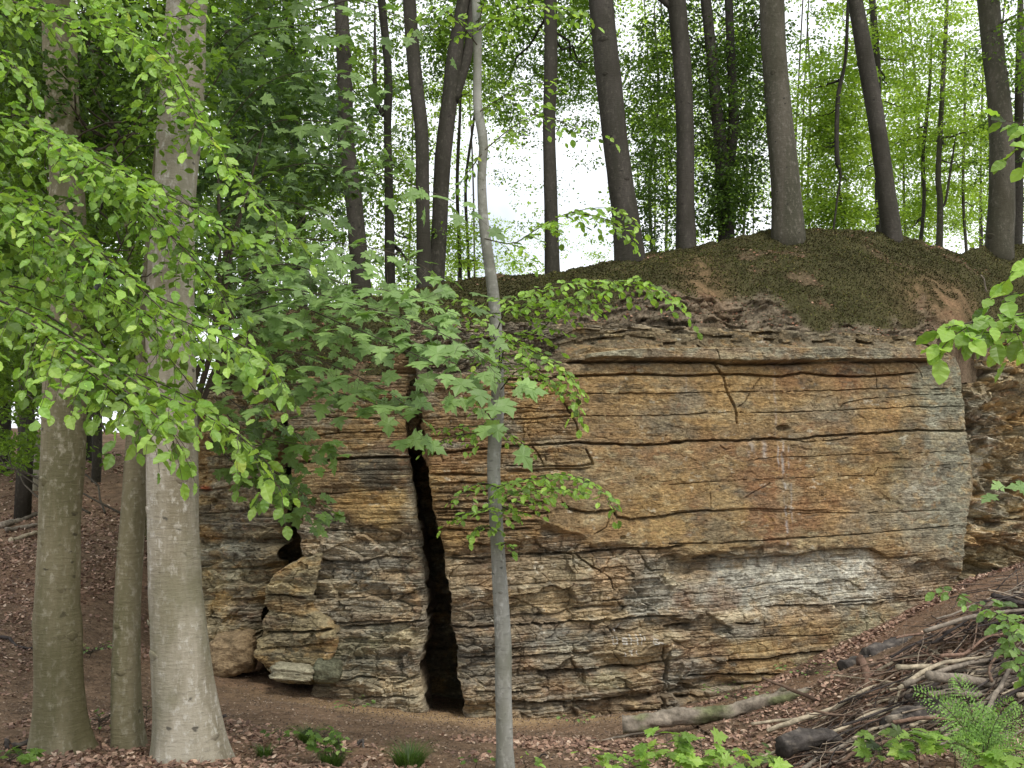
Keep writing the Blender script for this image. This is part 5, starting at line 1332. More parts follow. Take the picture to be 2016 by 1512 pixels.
# the sinuous grey beech in the middle
rows_ = [(936,-20,17),(938,20,18),(940,70,18),(940,139,17),(940,208,18),(949,260,20),(952,295,19),(948,347,18),(952,434,20),(962,510,22),(970,570,23),(976,640,24),(979,720,25),(980,800,27),(974,870,27),(972,930,26),(976,1010,27),(980,1080,27),(986,1180,30),(991,1280,32),(991,1360,32),(993,1430,32),(994,1475,33),(995,1508,38)]
A_ = Acc(); lv = Leaves(); sid = 700
for pts, kw in [
    ([(978,650,7.7),(1010,590,7.5),(1100,560,7.2),(1200,555,7.0),(1290,565,6.9),(1335,600,6.9)], dict(twig=.36, leaf=.066)),
    ([(990,620,7.7),(1060,600,7.5),(1130,590,7.4),(1200,600,7.3)], dict(twig=.3, leaf=.066)),
    ([(985,690,7.7),(1060,660,7.5),(1100,620,7.4),(1150,580,7.3),(1230,560,7.2),(1310,585,7.1)], dict(twig=.3, leaf=.066)),
    ([(975,620,7.7),(930,590,7.5),(880,575,7.4),(840,590,7.3)], dict(twig=.3, leaf=.066)),
    ([(980,740,7.7),(985,690,7.5),(960,640,7.2),(920,625,7.1)], dict(twig=.28, leaf=.066)),
    ([(982,740,7.7),(1000,670,7.3),(1050,690,7.1),(1100,715,7.0),(1135,760,6.9),(1140,800,6.9)], dict(twig=.26, leaf=.066)),
    ([(982,760,7.7),(1020,720,7.4),(1070,735,7.3),(1110,760,7.2),(1130,790,7.2)], dict(twig=.22, leaf=.062)),
    ([(974,830,7.7),(940,790,7.6),(930,740,7.5),(960,730,7.4)], dict(twig=.15, leaf=.06, lsp=.09)),
    ([(972,830,7.9),(940,840,7.9),(900,840,7.8),(860,845,7.8)], dict(twig=.3, leaf=.06, droop=.5, lsp=.05)),
    ([(972,860,7.9),(935,860,7.9),(900,865,7.8),(855,880,7.8)], dict(twig=.26, leaf=.06, droop=.5, lsp=.06)),
    ([(974,830,7.8),(1000,850,7.8),(1030,870,7.8)], dict(twig=.15, leaf=.06, lsp=.07)),
    ([(974,960,7.8),(945,950,7.6),(915,960,7.5),(890,985,7.4)], dict(twig=.18, leaf=.062, droop=.7)),
    ([(974,1000,7.8),(945,1005,7.6),(915,1010,7.5),(885,1025,7.5)], dict(twig=.18, leaf=.062)),
    ([(978,1045,7.8),(950,1035,7.6),(930,1050,7.6)], dict(twig=.12, leaf=.06)),
    ([(978,960,7.8),(1030,945,7.4),(1090,935,7.2),(1150,945,7.1),(1190,975,7.0),(1200,1005,7.0)], dict(twig=.28, leaf=.066)),
    ([(978,985,7.8),(1020,965,7.5),(1080,960,7.3),(1140,960,7.2)], dict(twig=.24, leaf=.066)),
    ([(990,1000,7.8),(1010,1010,7.7),(1030,1010,7.7)], dict(twig=.1, leaf=.06)),
    ([(982,1075,7.8),(995,1070,7.7),(1006,1085,7.7)], dict(twig=.06, leaf=.06)),
    ([(955,470,7.8),(1010,480,7.8),(1060,450,7.8),(1120,420,7.8),(1200,410,7.8),(1255,440,7.8)], dict(twig=.32, leaf=.066)),
    ([(1120,420,7.8),(1180,430,7.8),(1230,450,7.7),(1250,480,7.7)], dict(twig=.24, leaf=.066)),
    ([(952,290,7.8),(1000,250,7.9),(1050,220,7.9),(1090,180,7.9)], dict(twig=.28, leaf=.066, lsp=.06)),
    ([(1040,230,7.9),(1090,240,7.9),(1130,260,7.9),(1180,270,7.9)], dict(twig=.26, leaf=.066, lsp=.055)),
    ([(945,220,7.8),(990,190,8),(1030,170,8),(1090,160,8)], dict(twig=.28, leaf=.066, lsp=.07)),
    ([(940,90,7.8),(900,40,7.7),(860,20,7.7),(830,40,7.7)], dict(twig=.26, leaf=.068)),
    ([(940,60,7.8),(1000,20,7.8),(1080,10,7.8),(1150,30,7.8)], dict(twig=.3, leaf=.068)),
    ([(940,60,7.8),(960,-10,7.8),(1000,-40,7.8),(1100,-20,7.8)], dict(twig=.3, leaf=.068)),
    ([(950,300,7.8),(920,340,7.8),(900,370,7.8)], dict(twig=.12, leaf=.06, lsp=.1))]:
    sid += 1
    a = dict(pal=LC_BRIGHT, droop=.45, tsp=.06, lsp=.032, face=.35, tilt=.4, rad=.006, sd=sid); a.update(kw)
    spray(A_, lv, pts, **a)
sap = tree('beech_tree', 'slender sinuous grey beech standing in front of the dark cleft and big slab', 'tree', rows_, 7.9, M_BARK_S, None, None, nlimb=0, n=40, rough=.05, nk=34, sd=104)
adopt(sap, [A_.build('branches', M_TWIG), lv.build('foliage', T_BEECH, M_LEAF)])

# sprays entering at the right edge
def bough(label, runs, leaf, fn=spray, tm=T_BEECH, mat=M_LEAF, **kw):
    A_ = Acc(); lv = Leaves()
    for k, pts in enumerate(runs): fn(A_, lv, pts, leaf=leaf, sd=900 + k + int(pts[0][1]), **kw)
    root = empty('leafy_branch', tuple(P(*runs[0][0]))); tag(root, label, 'branch')
    adopt(root, [A_.build('twigs', M_TWIG), lv.build('foliage', tm, mat)])
kb = dict(pal=LC_BRIGHT, droop=.6, tsp=.07, lsp=.05, face=.9, tilt=.4, rad=.004)
bough('bright beech spray reaching in from the right edge above the end of the capping slab', [[(2120,600,4.0),(2016,620,3.9),(1940,630,3.8),(1880,655,3.75),(1845,690,3.7)], [(2100,640,4.0),(1990,650,3.9),(1930,650,3.85)], [(1940,630,3.8),(1900,640,3.8),(1850,650,3.75)]], .085, twig=.13, **kb)
bough('short bright leaf spray at the right edge over the moss, above the longer spray', [[(2120,560,4.0),(2040,580,3.9),(1970,590,3.9),(1930,600,3.9)], [(2110,500,4),(2040,510,3.9),(1995,530,3.9)]], .08, twig=.11, **kb)
bough('large bright leaves at the right edge crossing the rightmost stout beech', [[(2140,230,4.2),(2060,240,4.1),(2010,250,4.1),(1975,240,4.1)], [(2120,290,4.2),(2050,290,4.1),(1990,300,4.1)]], .09, twig=.10, **kb)
bough('small dark green maple twig at the right edge before the shaly outcrop', [[(2100,980,5.2),(2040,950,5.1),(2000,940,5.0)]], .10, fn=maple_spray, tm=T_MAPLE, mat=M_LEAFM, spread=.12)
def pile_h(x, y):
    """height of the stacked brush above the soil"""
    return .55 * np.exp(-((x - 3.9) / 1.7) ** 2 - ((y - 9.5) / .95) ** 2) + .45 * np.exp(-((x - 5.2) / 1.4) ** 2 - ((y - 10.0) / .9) ** 2)
def bank_z(x, y): return gz(x, y) - .05 + .72 * pile_h(x, y) * (1 + .3 * fbm(x * 3, y * 3, 3, 91))
# ------------------------------------------------------------------ fallen leaves, moss
def place_ground(n, x0, x1, y0, y1, r):
    x = r.uniform(x0, x1, n); y = r.uniform(y0, y1, n)
    return x, y
r_ = np.random.default_rng(77)
def litter(n, x0, x1, y0, y1, size, thr, zoff=.012):
    x, y = place_ground(n, x0, x1, y0, y1, r_)
    d = fbm(x * .7, y * .7, 3, 11) + .5 * fbm(x * 3, y * 3, 3, 12)
    bare = 1.1 * sm(9.3, 10.6, y) * sm(-4.6, -3.0, x) * (1 - sm(3.2, 5, x)) + np.exp(-((x + 4.6) / .9) ** 2 - ((y - 11.5) / 2) ** 2) * .5 + .8 * sm(4.3, 5.0, x) * sm(10.0, 11.5, y)
    k = d > thr + bare + .3 * (r_.random(n) - .5)
    x, y = x[k], y[k]; return np.stack([x, y, np.maximum(gz(x, y), bank_z(x, y)) + zoff * r_.random(len(x)) + .006], -1), size
pos = []; sz = []
for a in [(30000, -7, 7, 6.3, 9.5, .052, -.25), (46000, -8, 8.5, 9.0, 15.5, .050, -.12), (26000, -11, -2.5, 12, 24, .066, -.3)]:
    p, s = litter(*a); pos.append(p); sz.append(np.full(len(p), s))
# rows of leaves caught along the foot of the slab and on the slope at its right end
for (xa, ya, Ya), (xb, yb, Yb), n in [((1890,1150,13.6),(1560,1318,12.75),1500), ((1560,1318,12.75),(1380,1385,12.4),400), ((2016,1105,14.6),(1890,1150,13.9),900)]:
    t = r_.random(n); A = P(xa, ya, Ya); B = P(xb, yb, Yb)
    q = A[None] * (1 - t[:, None]) + B[None] * t[:, None] + r_.normal(0, .09, (n, 3)); q[:, 2] = gz(q[:, 0], q[:, 1]) + .02
    pos.append(q); sz.append(np.full(n, .055))
pos = np.concatenate(pos); sz = np.concatenate(sz); n = len(pos)
cols = np.array([(.33,.205,.145),(.24,.145,.10),(.40,.27,.19),(.15,.09,.065),(.48,.36,.27),(.19,.12,.09)])[r_.choice(6, n, p=[.28,.24,.14,.16,.06,.12])] * r_.uniform(.7, 1.25, (n, 1))
th = r_.uniform(0, 2 * math.pi, n)
tag(leaves_mesh('leaf_litter', T_DIA, pos, np.stack([np.cos(th), np.sin(th), r_.normal(0, .25, n)], -1), np.array([0, -.15, 1]) + .45 * r_.normal(size=(n, 3)), sz * r_.uniform(.6, 1.2, n), M_LITTER, cols,
                curl=r_.normal(0, .35, n)), kind='stuff')
# crumbs of soil, stone and leaf on the trodden ground
n = 60000; x, y = place_ground(n, -7.5, 8, 7.5, 15, r_); cp = np.stack([x, y, np.maximum(gz(x, y), bank_z(x, y)) + .003], -1)
cl = np.array([(.17,.12,.085),(.10,.07,.05),(.26,.19,.13),(.33,.25,.18)])[r_.choice(4, n, p=[.4,.3,.2,.1])] * r_.uniform(.6, 1.3, (n, 1)); th = r_.uniform(0, 6.28, n)
tag(leaves_mesh('ground_debris', T_QUAD, cp, np.stack([np.cos(th), np.sin(th), .3 + 0 * th], -1), np.array([0, -.3, 1]) + .6 * r_.normal(size=(n, 3)), r_.uniform(.008, .03, n), M_LITTER, cl), kind='stuff')
# litter and moss on the hill: sample the hill sheet
def hill_samples(n, q0=2, q1=122):
    i = r_.uniform(q0, q1 - 1, n); j = r_.uniform(0, H.shape[1] - 2, n)
    i0 = i.astype(int); j0 = j.astype(int); fi = (i - i0)[:, None]; fj = (j - j0)[:, None]
    return (H[i0, j0] * (1 - fi) * (1 - fj) + H[i0 + 1, j0] * fi * (1 - fj) + H[i0, j0 + 1] * (1 - fi) * fj + H[i0 + 1, j0 + 1] * fi * fj), exm[i0, j0], soil[i0, j0, 0], sandy[i0, j0, 0], HC[i0, j0]
p, ex, so, sa, hc = hill_samples(170000)
k = ((ex < .45) | (r_.random(len(p)) < .16)) & (sa < .4) & (so < .75 + .3 * (r_.random(len(p)) - .5))
p, hc = p[k], hc[k]; n = len(p)
cm = np.array([(.075,.080,.022),(.042,.050,.016),(.11,.095,.032),(.06,.044,.022)])[r_.integers(0, 4, n)] * (r_.uniform(.6, 1.4, n) * (1 + .75 * fbm(p[:, 0] * 1.6, p[:, 1] * 1.9, 4, 821)))[:, None]
f = np.array([0, -.5, .25]) + r_.normal(0, .5, (n, 3)); 
tag(leaves_mesh('moss', T_QUAD, p - [0, 0, .004], f, np.array([0, -.6, 1.0]) + .6 * r_.normal(size=(n, 3)), r_.uniform(.014, .036, n), M_MOSS, cm), kind='stuff')
p, ex, so, sa, hc = hill_samples(16000)
k = (so > .3) | (ex > .5); p = p[k]; n = len(p)
cl = np.array([(.24,.12,.07),(.17,.08,.045),(.33,.2,.13)])[r_.integers(0, 3, n)] * r_.uniform(.5, 1.2, (n, 1))
th = r_.uniform(0, 6.28, n)
tag(leaves_mesh('hill_litter', T_QUAD, p + [0, 0, .01], np.stack([np.cos(th), np.sin(th), th * 0], -1), np.array([0, -.5, 1]) + .4 * r_.normal(size=(n, 3)), r_.uniform(.03, .06, n), M_LITTER, cl), kind='stuff')

# ------------------------------------------------------------------ brush pile at the lower right
WCOL = {'grey': (.22,.185,.145), 'pale': (.37,.31,.22), 'brown': (.15,.10,.07), 'dark': (.06,.05,.045), 'black': (.075,.065,.058), 'green': (.19,.20,.10), 'red': (.22,.14,.10)}
def stick(pts, r0, r1, c, label, group=None, name='stick', n=10, cat='stick', rough=.16, branch=(), sd=0, step=.10):
    if name == 'log': n, step = 30, .03
    p = resample(P(*np.array(pts, float).T), step) if not isinstance(pts, np.ndarray) else pts
    r = np.random.default_rng(sd + 31)
    m = len(p); A_ = Acc()
    p = p + np.cumsum(r.normal(0, .006 if step > .05 else .002, p.shape), 0)
    rad = np.linspace(r0, r1, m) * (1 + (.08 if step > .05 else .01) * r.normal(size=m))
    A_.tube(p, rad, n, rough=rough, seed=sd)
    for b in branch:
        q = resample(P(*np.array(b, float).T), step); A_.tube(q, np.linspace(r1 * 1.1, r1 * .5, len(q)), n, rough=rough, seed=sd + 1)
    V = np.concatenate(A_.v)
    if name == 'log':
        cen = np.array([p[np.argmin(((p - v) ** 2).sum(1))] for v in V]); q = V[:, 0] * 7 + V[:, 1] * 3
        V = cen + (V - cen) * (1 + .45 * fbm(q, V[:, 2] * 16 + V[:, 1] * 5, 4, sd + 40, .6) + .12 * np.abs(fbm(q * 4, V[:, 2] * 40, 3, sd)))[:, None]
    if c == 'black': cc0 = sm(.15, .4, fbm(V[:, 0] * 20, V[:, 2] * 30 + V[:, 1] * 20, 4, sd + 2))[:, None]
    cc = np.array(WCOL[c])[None] * (1 + .35 * fbm(V[:, 0] * 9 + V[:, 2] * 5, V[:, 1] * 9, 4, sd))[:, None]
    dk = sm(.1, .35, fbm(V[:, 0] * 5, V[:, 2] * 9 + V[:, 1] * 4, 4, sd + 9))[:, None]
    cc = cc * (1 - .45 * dk)
    if c == 'black': cc = cc * (1 - .6 * cc0) + np.array([.20, .17, .14]) * .6 * cc0
    if c == 'green':
        gm = sm(-.12, .3, fbm(V[:, 0] * 3.1, V[:, 2] * 6 + V[:, 1] * 3, 4, sd + 4))[:, None]
        cc = np.array(WCOL['grey']) * (1 + .5 * fbm(V[:, 0] * 12, V[:, 2] * 22 + V[:, 1] * 15, 4, sd + 3))[:, None] * (1 - gm) + cc * gm
    c0 = V.mean(0)
    o = new_mesh(name, V - c0, [np.concatenate(A_.f)] + ([np.concatenate(A_.t)] if A_.t else []), M_WOOD, None, True, np.clip(cc, .01, .7))
    o.location = c0; tag(o, label, cat, group)
    return o
S = 1316; T0 = 987
def q9(pts, Y0, Y1):
    m = len(pts); return [(S + x * K, T0 + y * K, Y0 + (Y1 - Y0) * i / (m - 1)) for i, (x, y) in enumerate(pts)]
stick(q9([(-260,1270),(0,1225),(300,1190),(500,1140),(700,1100),(950,1075),(1000,1070),(1100,1110)], 9.9, 9.6), .085, .05, 'green', 'long mossy grey log lying along the foot of the slab, left of the brush pile', name='log', n=20, cat='log', sd=1, branch=[q9([(600,1130),(640,1080),(655,1050)], 9.8, 9.7)])
stick(q9([(530,1003),(700,1080),(900,1160),(1100,1222)], 9.5, 9.1), .012, .026, 'brown', 'thin straight brown stick slanting down to the right across the mossy log', sd=2)
stick(q9([(1090,900),(1110,950),(1125,1030),(1125,1180)], 9.2, 9.1), .035, .043, 'red', 'short upright reddish branch standing out of the brush pile', sd=3, n=14, branch=[q9([(1095,920),(1085,895),(1092,870)], 9.2, 9.2)])
stick(q9([(1085,1225),(1160,1150),(1260,1075),(1400,1045),(1560,1050),(1700,1020)], 8.95, 9.5), .055, .03, 'pale', 'thick pale curved branch bending over the front of the brush pile', sd=4, n=16)
stick(q9([(720,1335),(900,1300),(1050,1240),(1300,1170),(1500,1095),(1700,1040),(2050,930)], 8.8, 9.4), .05, .022, 'pale', 'longest pale pole, lowest across the front of the brush pile', sd=5, n=14)
stick(q9([(880,1320),(1000,1290),(1160,1240),(1400,1160),(1560,1110),(1680,1105)], 8.7, 9.2), .035, .03, 'grey', 'grey pole lying just below the longest pale pole', sd=6, n=12)
stick(q9([(1060,1390),(1130,1320),(1240,1270),(1400,1210)], 8.4, 8.8), .075, .05, 'brown', 'dark brown rough log poking out low at the front of the brush pile', sd=7, n=16)
stick(q9([(880,1060),(930,1000),(1050,985),(1200,985)], 9.7, 9.8), .04, .035, 'grey', 'bent grey branch behind the upright reddish branch', sd=8, n=12)
stick(q9([(1700,730),(1850,640),(2050,560),(2200,500)], 9.9, 10.4), .085, .07, 'pale', 'thick split pale log at the top right of the brush pile', name='log', n=18, cat='log', sd=9)
stick(q9([(1820,610),(1900,560),(2050,490)], 10.3, 10.6), .045, .04, 'grey', 'grey pole along the top right of the brush pile above the split pale log', sd=10)
stick(q9([(1380,950),(1500,905),(1620,870),(1790,815)], 9.7, 10.0), .07, .045, 'pale', 'pale barkless log with a broken face in the middle of the brush pile', name='log', n=16, cat='log', sd=11)
stick(q9([(1850,1050),(1950,960),(2020,900),(2150,830)], 8.8, 9.2), .06, .05, 'green', 'green-stained log at the right edge of the brush pile', name='log', n=16, cat='log', sd=12)
stick(q9([(640,1400),(740,1370),(900,1340),(960,1390)], 8.1, 8.3), .085, .06, 'black', 'charred black log end in front of the brush pile', name='log', n=18, cat='log', rough=.3, sd=13)
stick(q9([(1130,900),(1300,830),(1420,780)], 10.0, 10.3), .11, .08, 'black', 'charred black log on the back of the brush pile', name='log', n=18, cat='log', rough=.3, sd=14)
stick(q9([(1000,970),(1060,930),(1130,920)], 9.9, 10.0), .09, .07, 'black', 'short burnt stump end at the back left of the brush pile', name='log', n=16, cat='log', rough=.35, sd=15)
stick(q9([(1250,1290),(1400,1220),(1560,1160),(1680,1120)], 8.3, 8.8), .10, .07, 'black', 'large blackened log under the poles at the front of the brush pile', name='log', n=20, cat='log', rough=.28, sd=16)
stick(q9([(1720,760),(1800,800),(1860,830)], 9.7, 9.6), .02, .012, 'grey', 'short grey stick crossing the split pale log', sd=17)
# the mass of the pile: individually copied sticks over a low bank
protos = []
for k in range(12):
    L = [2.6, 2.2, 1.8, 2.9, 1.5, 2.0, 2.4, 1.2, 1.6, 3.0, 1.0, 1.9][k]; rr = [.022, .03, .018, .035, .015, .04, .025, .014, .02, .028, .012, .05][k]
    c = ['grey', 'pale', 'brown', 'grey', 'brown', 'dark', 'pale', 'grey', 'red', 'dark', 'brown', 'grey'][k]
    rs = np.random.default_rng(600 + k); m = 20; t = np.linspace(-.5, .5, m)
    b1, b2 = rs.normal(0, .08, 2)
    p = np.stack([t * L, b1 * L * (t * 2) ** 2 + .03 * np.sin(t * 9 + k), b2 * L * .4 * (t * 2) ** 2 + .02 * np.sin(t * 13 + k)], -1)
    protos.append((stick(p, rr, rr * .45, c, 'x', name='stick', n=9, sd=700 + k), p.mean(0), c))
names = {'grey': 'weathered grey stick', 'pale': 'pale bare stick', 'brown': 'brown twiggy stick', 'dark': 'dark damp stick', 'red': 'reddish stick'}
for k in range(285):
    o, _, c = protos[k % 12]
    if k >= 12: o = o.copy(); col.objects.link(o)
    u = r_.random()
    x = 2.4 + 4.0 * u ** .75; y = 8.2 + .35 * (x - 2.3) + r_.uniform(-.8, .85) * (.5 + .14 * (x - 2.3))
    ph = float(pile_h(x, y)); g = float(gz(x, y, False))
    o.location = (x, y, g + .03 + ph * r_.uniform(.2, 1.0))
    az = RAD(r_.normal(28, 9)) if r_.random() < .92 else r_.uniform(0, 3.1)
    o.rotation_euler = (r_.uniform(-3, 3), RAD(r_.normal(-11, 6)), az)
    sc = r_.uniform(.45, 1.0) if x > 3 else r_.uniform(.3, .6); fat = r_.uniform(.5, 1.25) * (.6 if c == 'dark' else 1); o.scale = (sc, sc * fat, sc * fat)
    o['label'] = ('thick ' if fat * sc > .75 else 'slender ' if fat * sc < .42 else '') + names[c] + (' in the upper right part of' if x > 5 else ' at the back of' if y > 8.9 + .35 * (x - 2.3) else ' at the left end of' if x < 3.2 else ' in the lower front of') + ' the brush pile'; o['group'] = 'sticks of the brush pile'; o['category'] = 'stick'
# the finest twigs of the pile, past counting
FT = Acc()
for k in range(900):
    u = r_.random(); x = 2.3 + 4.3 * u ** .75; y = 8.2 + .35 * (x - 2.3) + r_.uniform(-.85, .9) * (.5 + .14 * (x - 2.3))
    z = float(gz(x, y, False)) + .02 + float(pile_h(x, y)) * r_.uniform(.5, 1.05)
    az = RAD(r_.normal(28, 28)); el = RAD(r_.normal(10, 10)); L = r_.uniform(.25, 1.0); d = np.array([math.cos(az) * math.cos(el), math.sin(az) * math.cos(el), math.sin(el)])
    t = np.linspace(-.5, .5, 6)[:, None]; p = np.array([x, y, z]) + d * L * t + np.cumsum(r_.normal(0, .012, (6, 3)), 0)
    r0 = r_.uniform(.003, .010)
    FT.tube(p, np.linspace(r0, r0 * .4, 6), 5, cap=False, tint=np.array([(.16,.11,.08),(.09,.065,.05),(.24,.19,.14),(.05,.04,.035)][r_.integers(4)]) * r_.uniform(.7, 1.2))
tag(FT.build('brush_twigs', M_WOOD), kind='stuff')
# soil heap under the sticks
xs = np.linspace(1.8, 7.4, 90); ys = np.linspace(7.4, 11.8, 70); XX, YY = np.meshgrid(xs, ys)
ZZ = bank_z(XX, YY)
cc = soil_col(XX, YY) * .9
tag(new_mesh('soil_bank', np.stack([XX, YY, ZZ], -1).reshape(-1, 3), grid_faces(*XX.shape), M_GROUND, None, True, cc.reshape(-1, 3)), kind='structure')
# twigs lying about on the litter
tw = [((0,1135,11.5),(75,1137,11.3),.02,'dark','dark fallen stick lying left of the leftmost near beech'), ((-10,1240,11),(70,1218,11),.008,'brown','thin bent twig on the litter at the left edge, below the dark fallen stick'),
      ((0,1465,7.9),(68,1447,8.0),.028,'black','blackened branch lying beside the foot of the leftmost near beech'), ((455,1508,7.3),(700,1503,7.3),.009,'brown','thin brown twig along the bottom edge right of the thickest trunk'),
      ((690,1447,8.6),(730,1440,8.6),.018,'black','short dark stick on bare soil below the pillar'), ((1050,1455,8.6),(1095,1447,8.6),.008,'dark','short dark twig just right of the slender grey beech'),
      ((420,1405,9.6),(452,1412,9.6),.025,'dark','dark stick end lying right of the thickest trunk'), ((0,1030,16.2),(75,992,17.2),.06,'grey','upper grey log of three lying on the far left slope'), ((10,1020,15.8),(80,1000,16.2),.045,'grey','middle grey log of three lying on the far left slope'), ((20,1045,15.2),(82,1012,15.8),.04,'pale','lowest and palest log of three on the far left slope'),
      ((1155,1430,9.6),(1300,1405,9.9),.012,'grey','thin grey stick in front of the left end of the mossy log'), ((560,1470,8.0),(660,1482,7.9),.01,'brown','short brown twig on the leaf litter between the grass tufts')]
for k, (a, b, r0, c, lab) in enumerate(tw):
    A = P(*a); B = P(*b); t = np.linspace(0, 1, 12)[:, None]; p = A * (1 - t) + B * t
    p[:, 2] = gz(p[:, 0], p[:, 1]) + r0 * .8; p += .02 * np.sin(t * 7 + k)
    stick(p, r0, r0 * .6, c, lab, sd=850 + k)
# bare twigs standing in the moss
stick([(1942,575,14.9),(1938,560,14.9),(1936,548,14.9),(1930,541,14.9)], .012, .008, 'grey', 'short grey dead branch sticking up from the moss near the right end', sd=880, step=.03)
stick([(1468,640,14.6),(1470,610,14.6),(1478,585,14.6),(1487,560,14.6)], .008, .004, 'grey', 'thin pale twig leaning on the bank above the capping slab', sd=881, step=.03)
stick([(1455,532,15.2),(1468,556,15.1),(1475,560,15.1),(1488,546,15.1)], .018, .01, 'dark', 'dark forked twig lying on the moss above the thin pale twig', sd=882, step=.03)

# ------------------------------------------------------------------ low plants
def grass_tuft(cx, cy, Y, rad, h, n, label, sd):
    r = np.random.default_rng(sd); c = P(cx, cy, Y); c[2] = gz(c[0], c[1])
    th = r.uniform(0, 6.28, n); q = rad * np.sqrt(r.random(n)) * .55
    b = np.stack([q * np.cos(th), q * np.sin(th), np.zeros(n)], -1)
    ln = h * r.uniform(.5, 1.15, n); out = np.stack([np.cos(th), np.sin(th), 0 * th], -1) * (ln * r.uniform(.2, 1.0, n))[:, None]
    V, Fq = [], []
    t = np.linspace(0, 1, 5)
    w = np.stack([-np.sin(th + r.normal(0, .6, n)), np.cos(th), 0 * th], -1) * .0035
    for k, tt_ in enumerate(t):
        pc = b + out * tt_ ** 1.7 + np.array([0, 0, 1.0]) * (ln * (tt_ - .35 * tt_ ** 2.5))[:, None]
        ww = w * (1 - tt_ * .9)
        V += [pc - ww, pc + ww]
    V = np.stack(V, 1)
    base = (np.arange(n) * 10)[:, None, None]
    f = np.array([(0, 1, 3, 2), (2, 3, 5, 4), (4, 5, 7, 6), (6, 7, 9, 8)])[None] + base
    cl = np.repeat(np.array([(.075, .13, .03)]) * r.uniform(.6, 1.5, (n, 1)), 10, 0)
    o = new_mesh('grass_tuft', V.reshape(-1, 3), f.reshape(-1, 4), M_LEAF, None, False, cl)
    o.location = c; tag(o, label, 'grass tuft')
grass_tuft(605, 1450, 8.6, .12, .20, 320, 'small round tuft of fine grass right of the thickest trunk', 1)
grass_tuft(805, 1500, 7.9, .20, .22, 520, 'widest tuft of fine grass at the bottom edge left of the slender grey beech', 2)
grass_tuft(655, 1508, 7.7, .14, .18, 300, 'grass tuft at the bottom edge below the leafy seedling', 3)
grass_tuft(1370, 1505, 7.7, .16, .20, 300, 'grass tuft behind the seedling leaves at the bottom edge', 4)
grass_tuft(520, 1500, 7.9, .10, .13, 140, 'sparse low grass at the bottom right of the thickest trunk', 5)
grass_tuft(1465, 1500, 7.9, .12, .16, 200, 'grass tuft just left of the charred log end', 6)
def seedling(cx, cy, Y, n, h, leaf, label, sd, tm=T_MAPLE, pal=LC_BRIGHT, rad=.14, name='maple_seedling', cat='seedling', mat=None):
    r = np.random.default_rng(sd + 50); c = P(cx, cy, Y); g = float(gz(c[0], c[1])); c[2] = g
    A_ = Acc(); lv = Leaves(); top = np.array([r.normal(0, .02), r.normal(0, .02), h])
    A_.tube(np.array([[0, 0, -.02], top * .5 + [.01, 0, 0], top]), [.004, .003, .002], 5)
    e = []; d = []
    for k in range(n):
        z = h * r.uniform(.45, 1.05); a = r.uniform(0, 6.28); ln = rad * r.uniform(.5, 1.1)
        s = top * (z / h) * .9; v = np.array([math.cos(a), math.sin(a), .25]) * ln
        A_.tube(np.array([s, s + v * .6 + [0, 0, .015], s + v]), [.002, .0016, .0013], 4, cap=False); e.append(s + v); d.append(v)
    e = np.array(e); d = nrmz(np.array(d)); d[:, 2] -= .35
    lv.add(e, d, np.array([0, -.45, 1.0]) + .28 * r.normal(size=(n, 3)), leaf * r.uniform(.6, 1.15, n), tints(n, pal, r))
    root = empty(name, (0, 0, 0)); tag(root, label, cat)
    A_.build('stem', M_TWIG, root); lv.build('leaves', tm, mat or M_LEAF, root)
    root.location = c
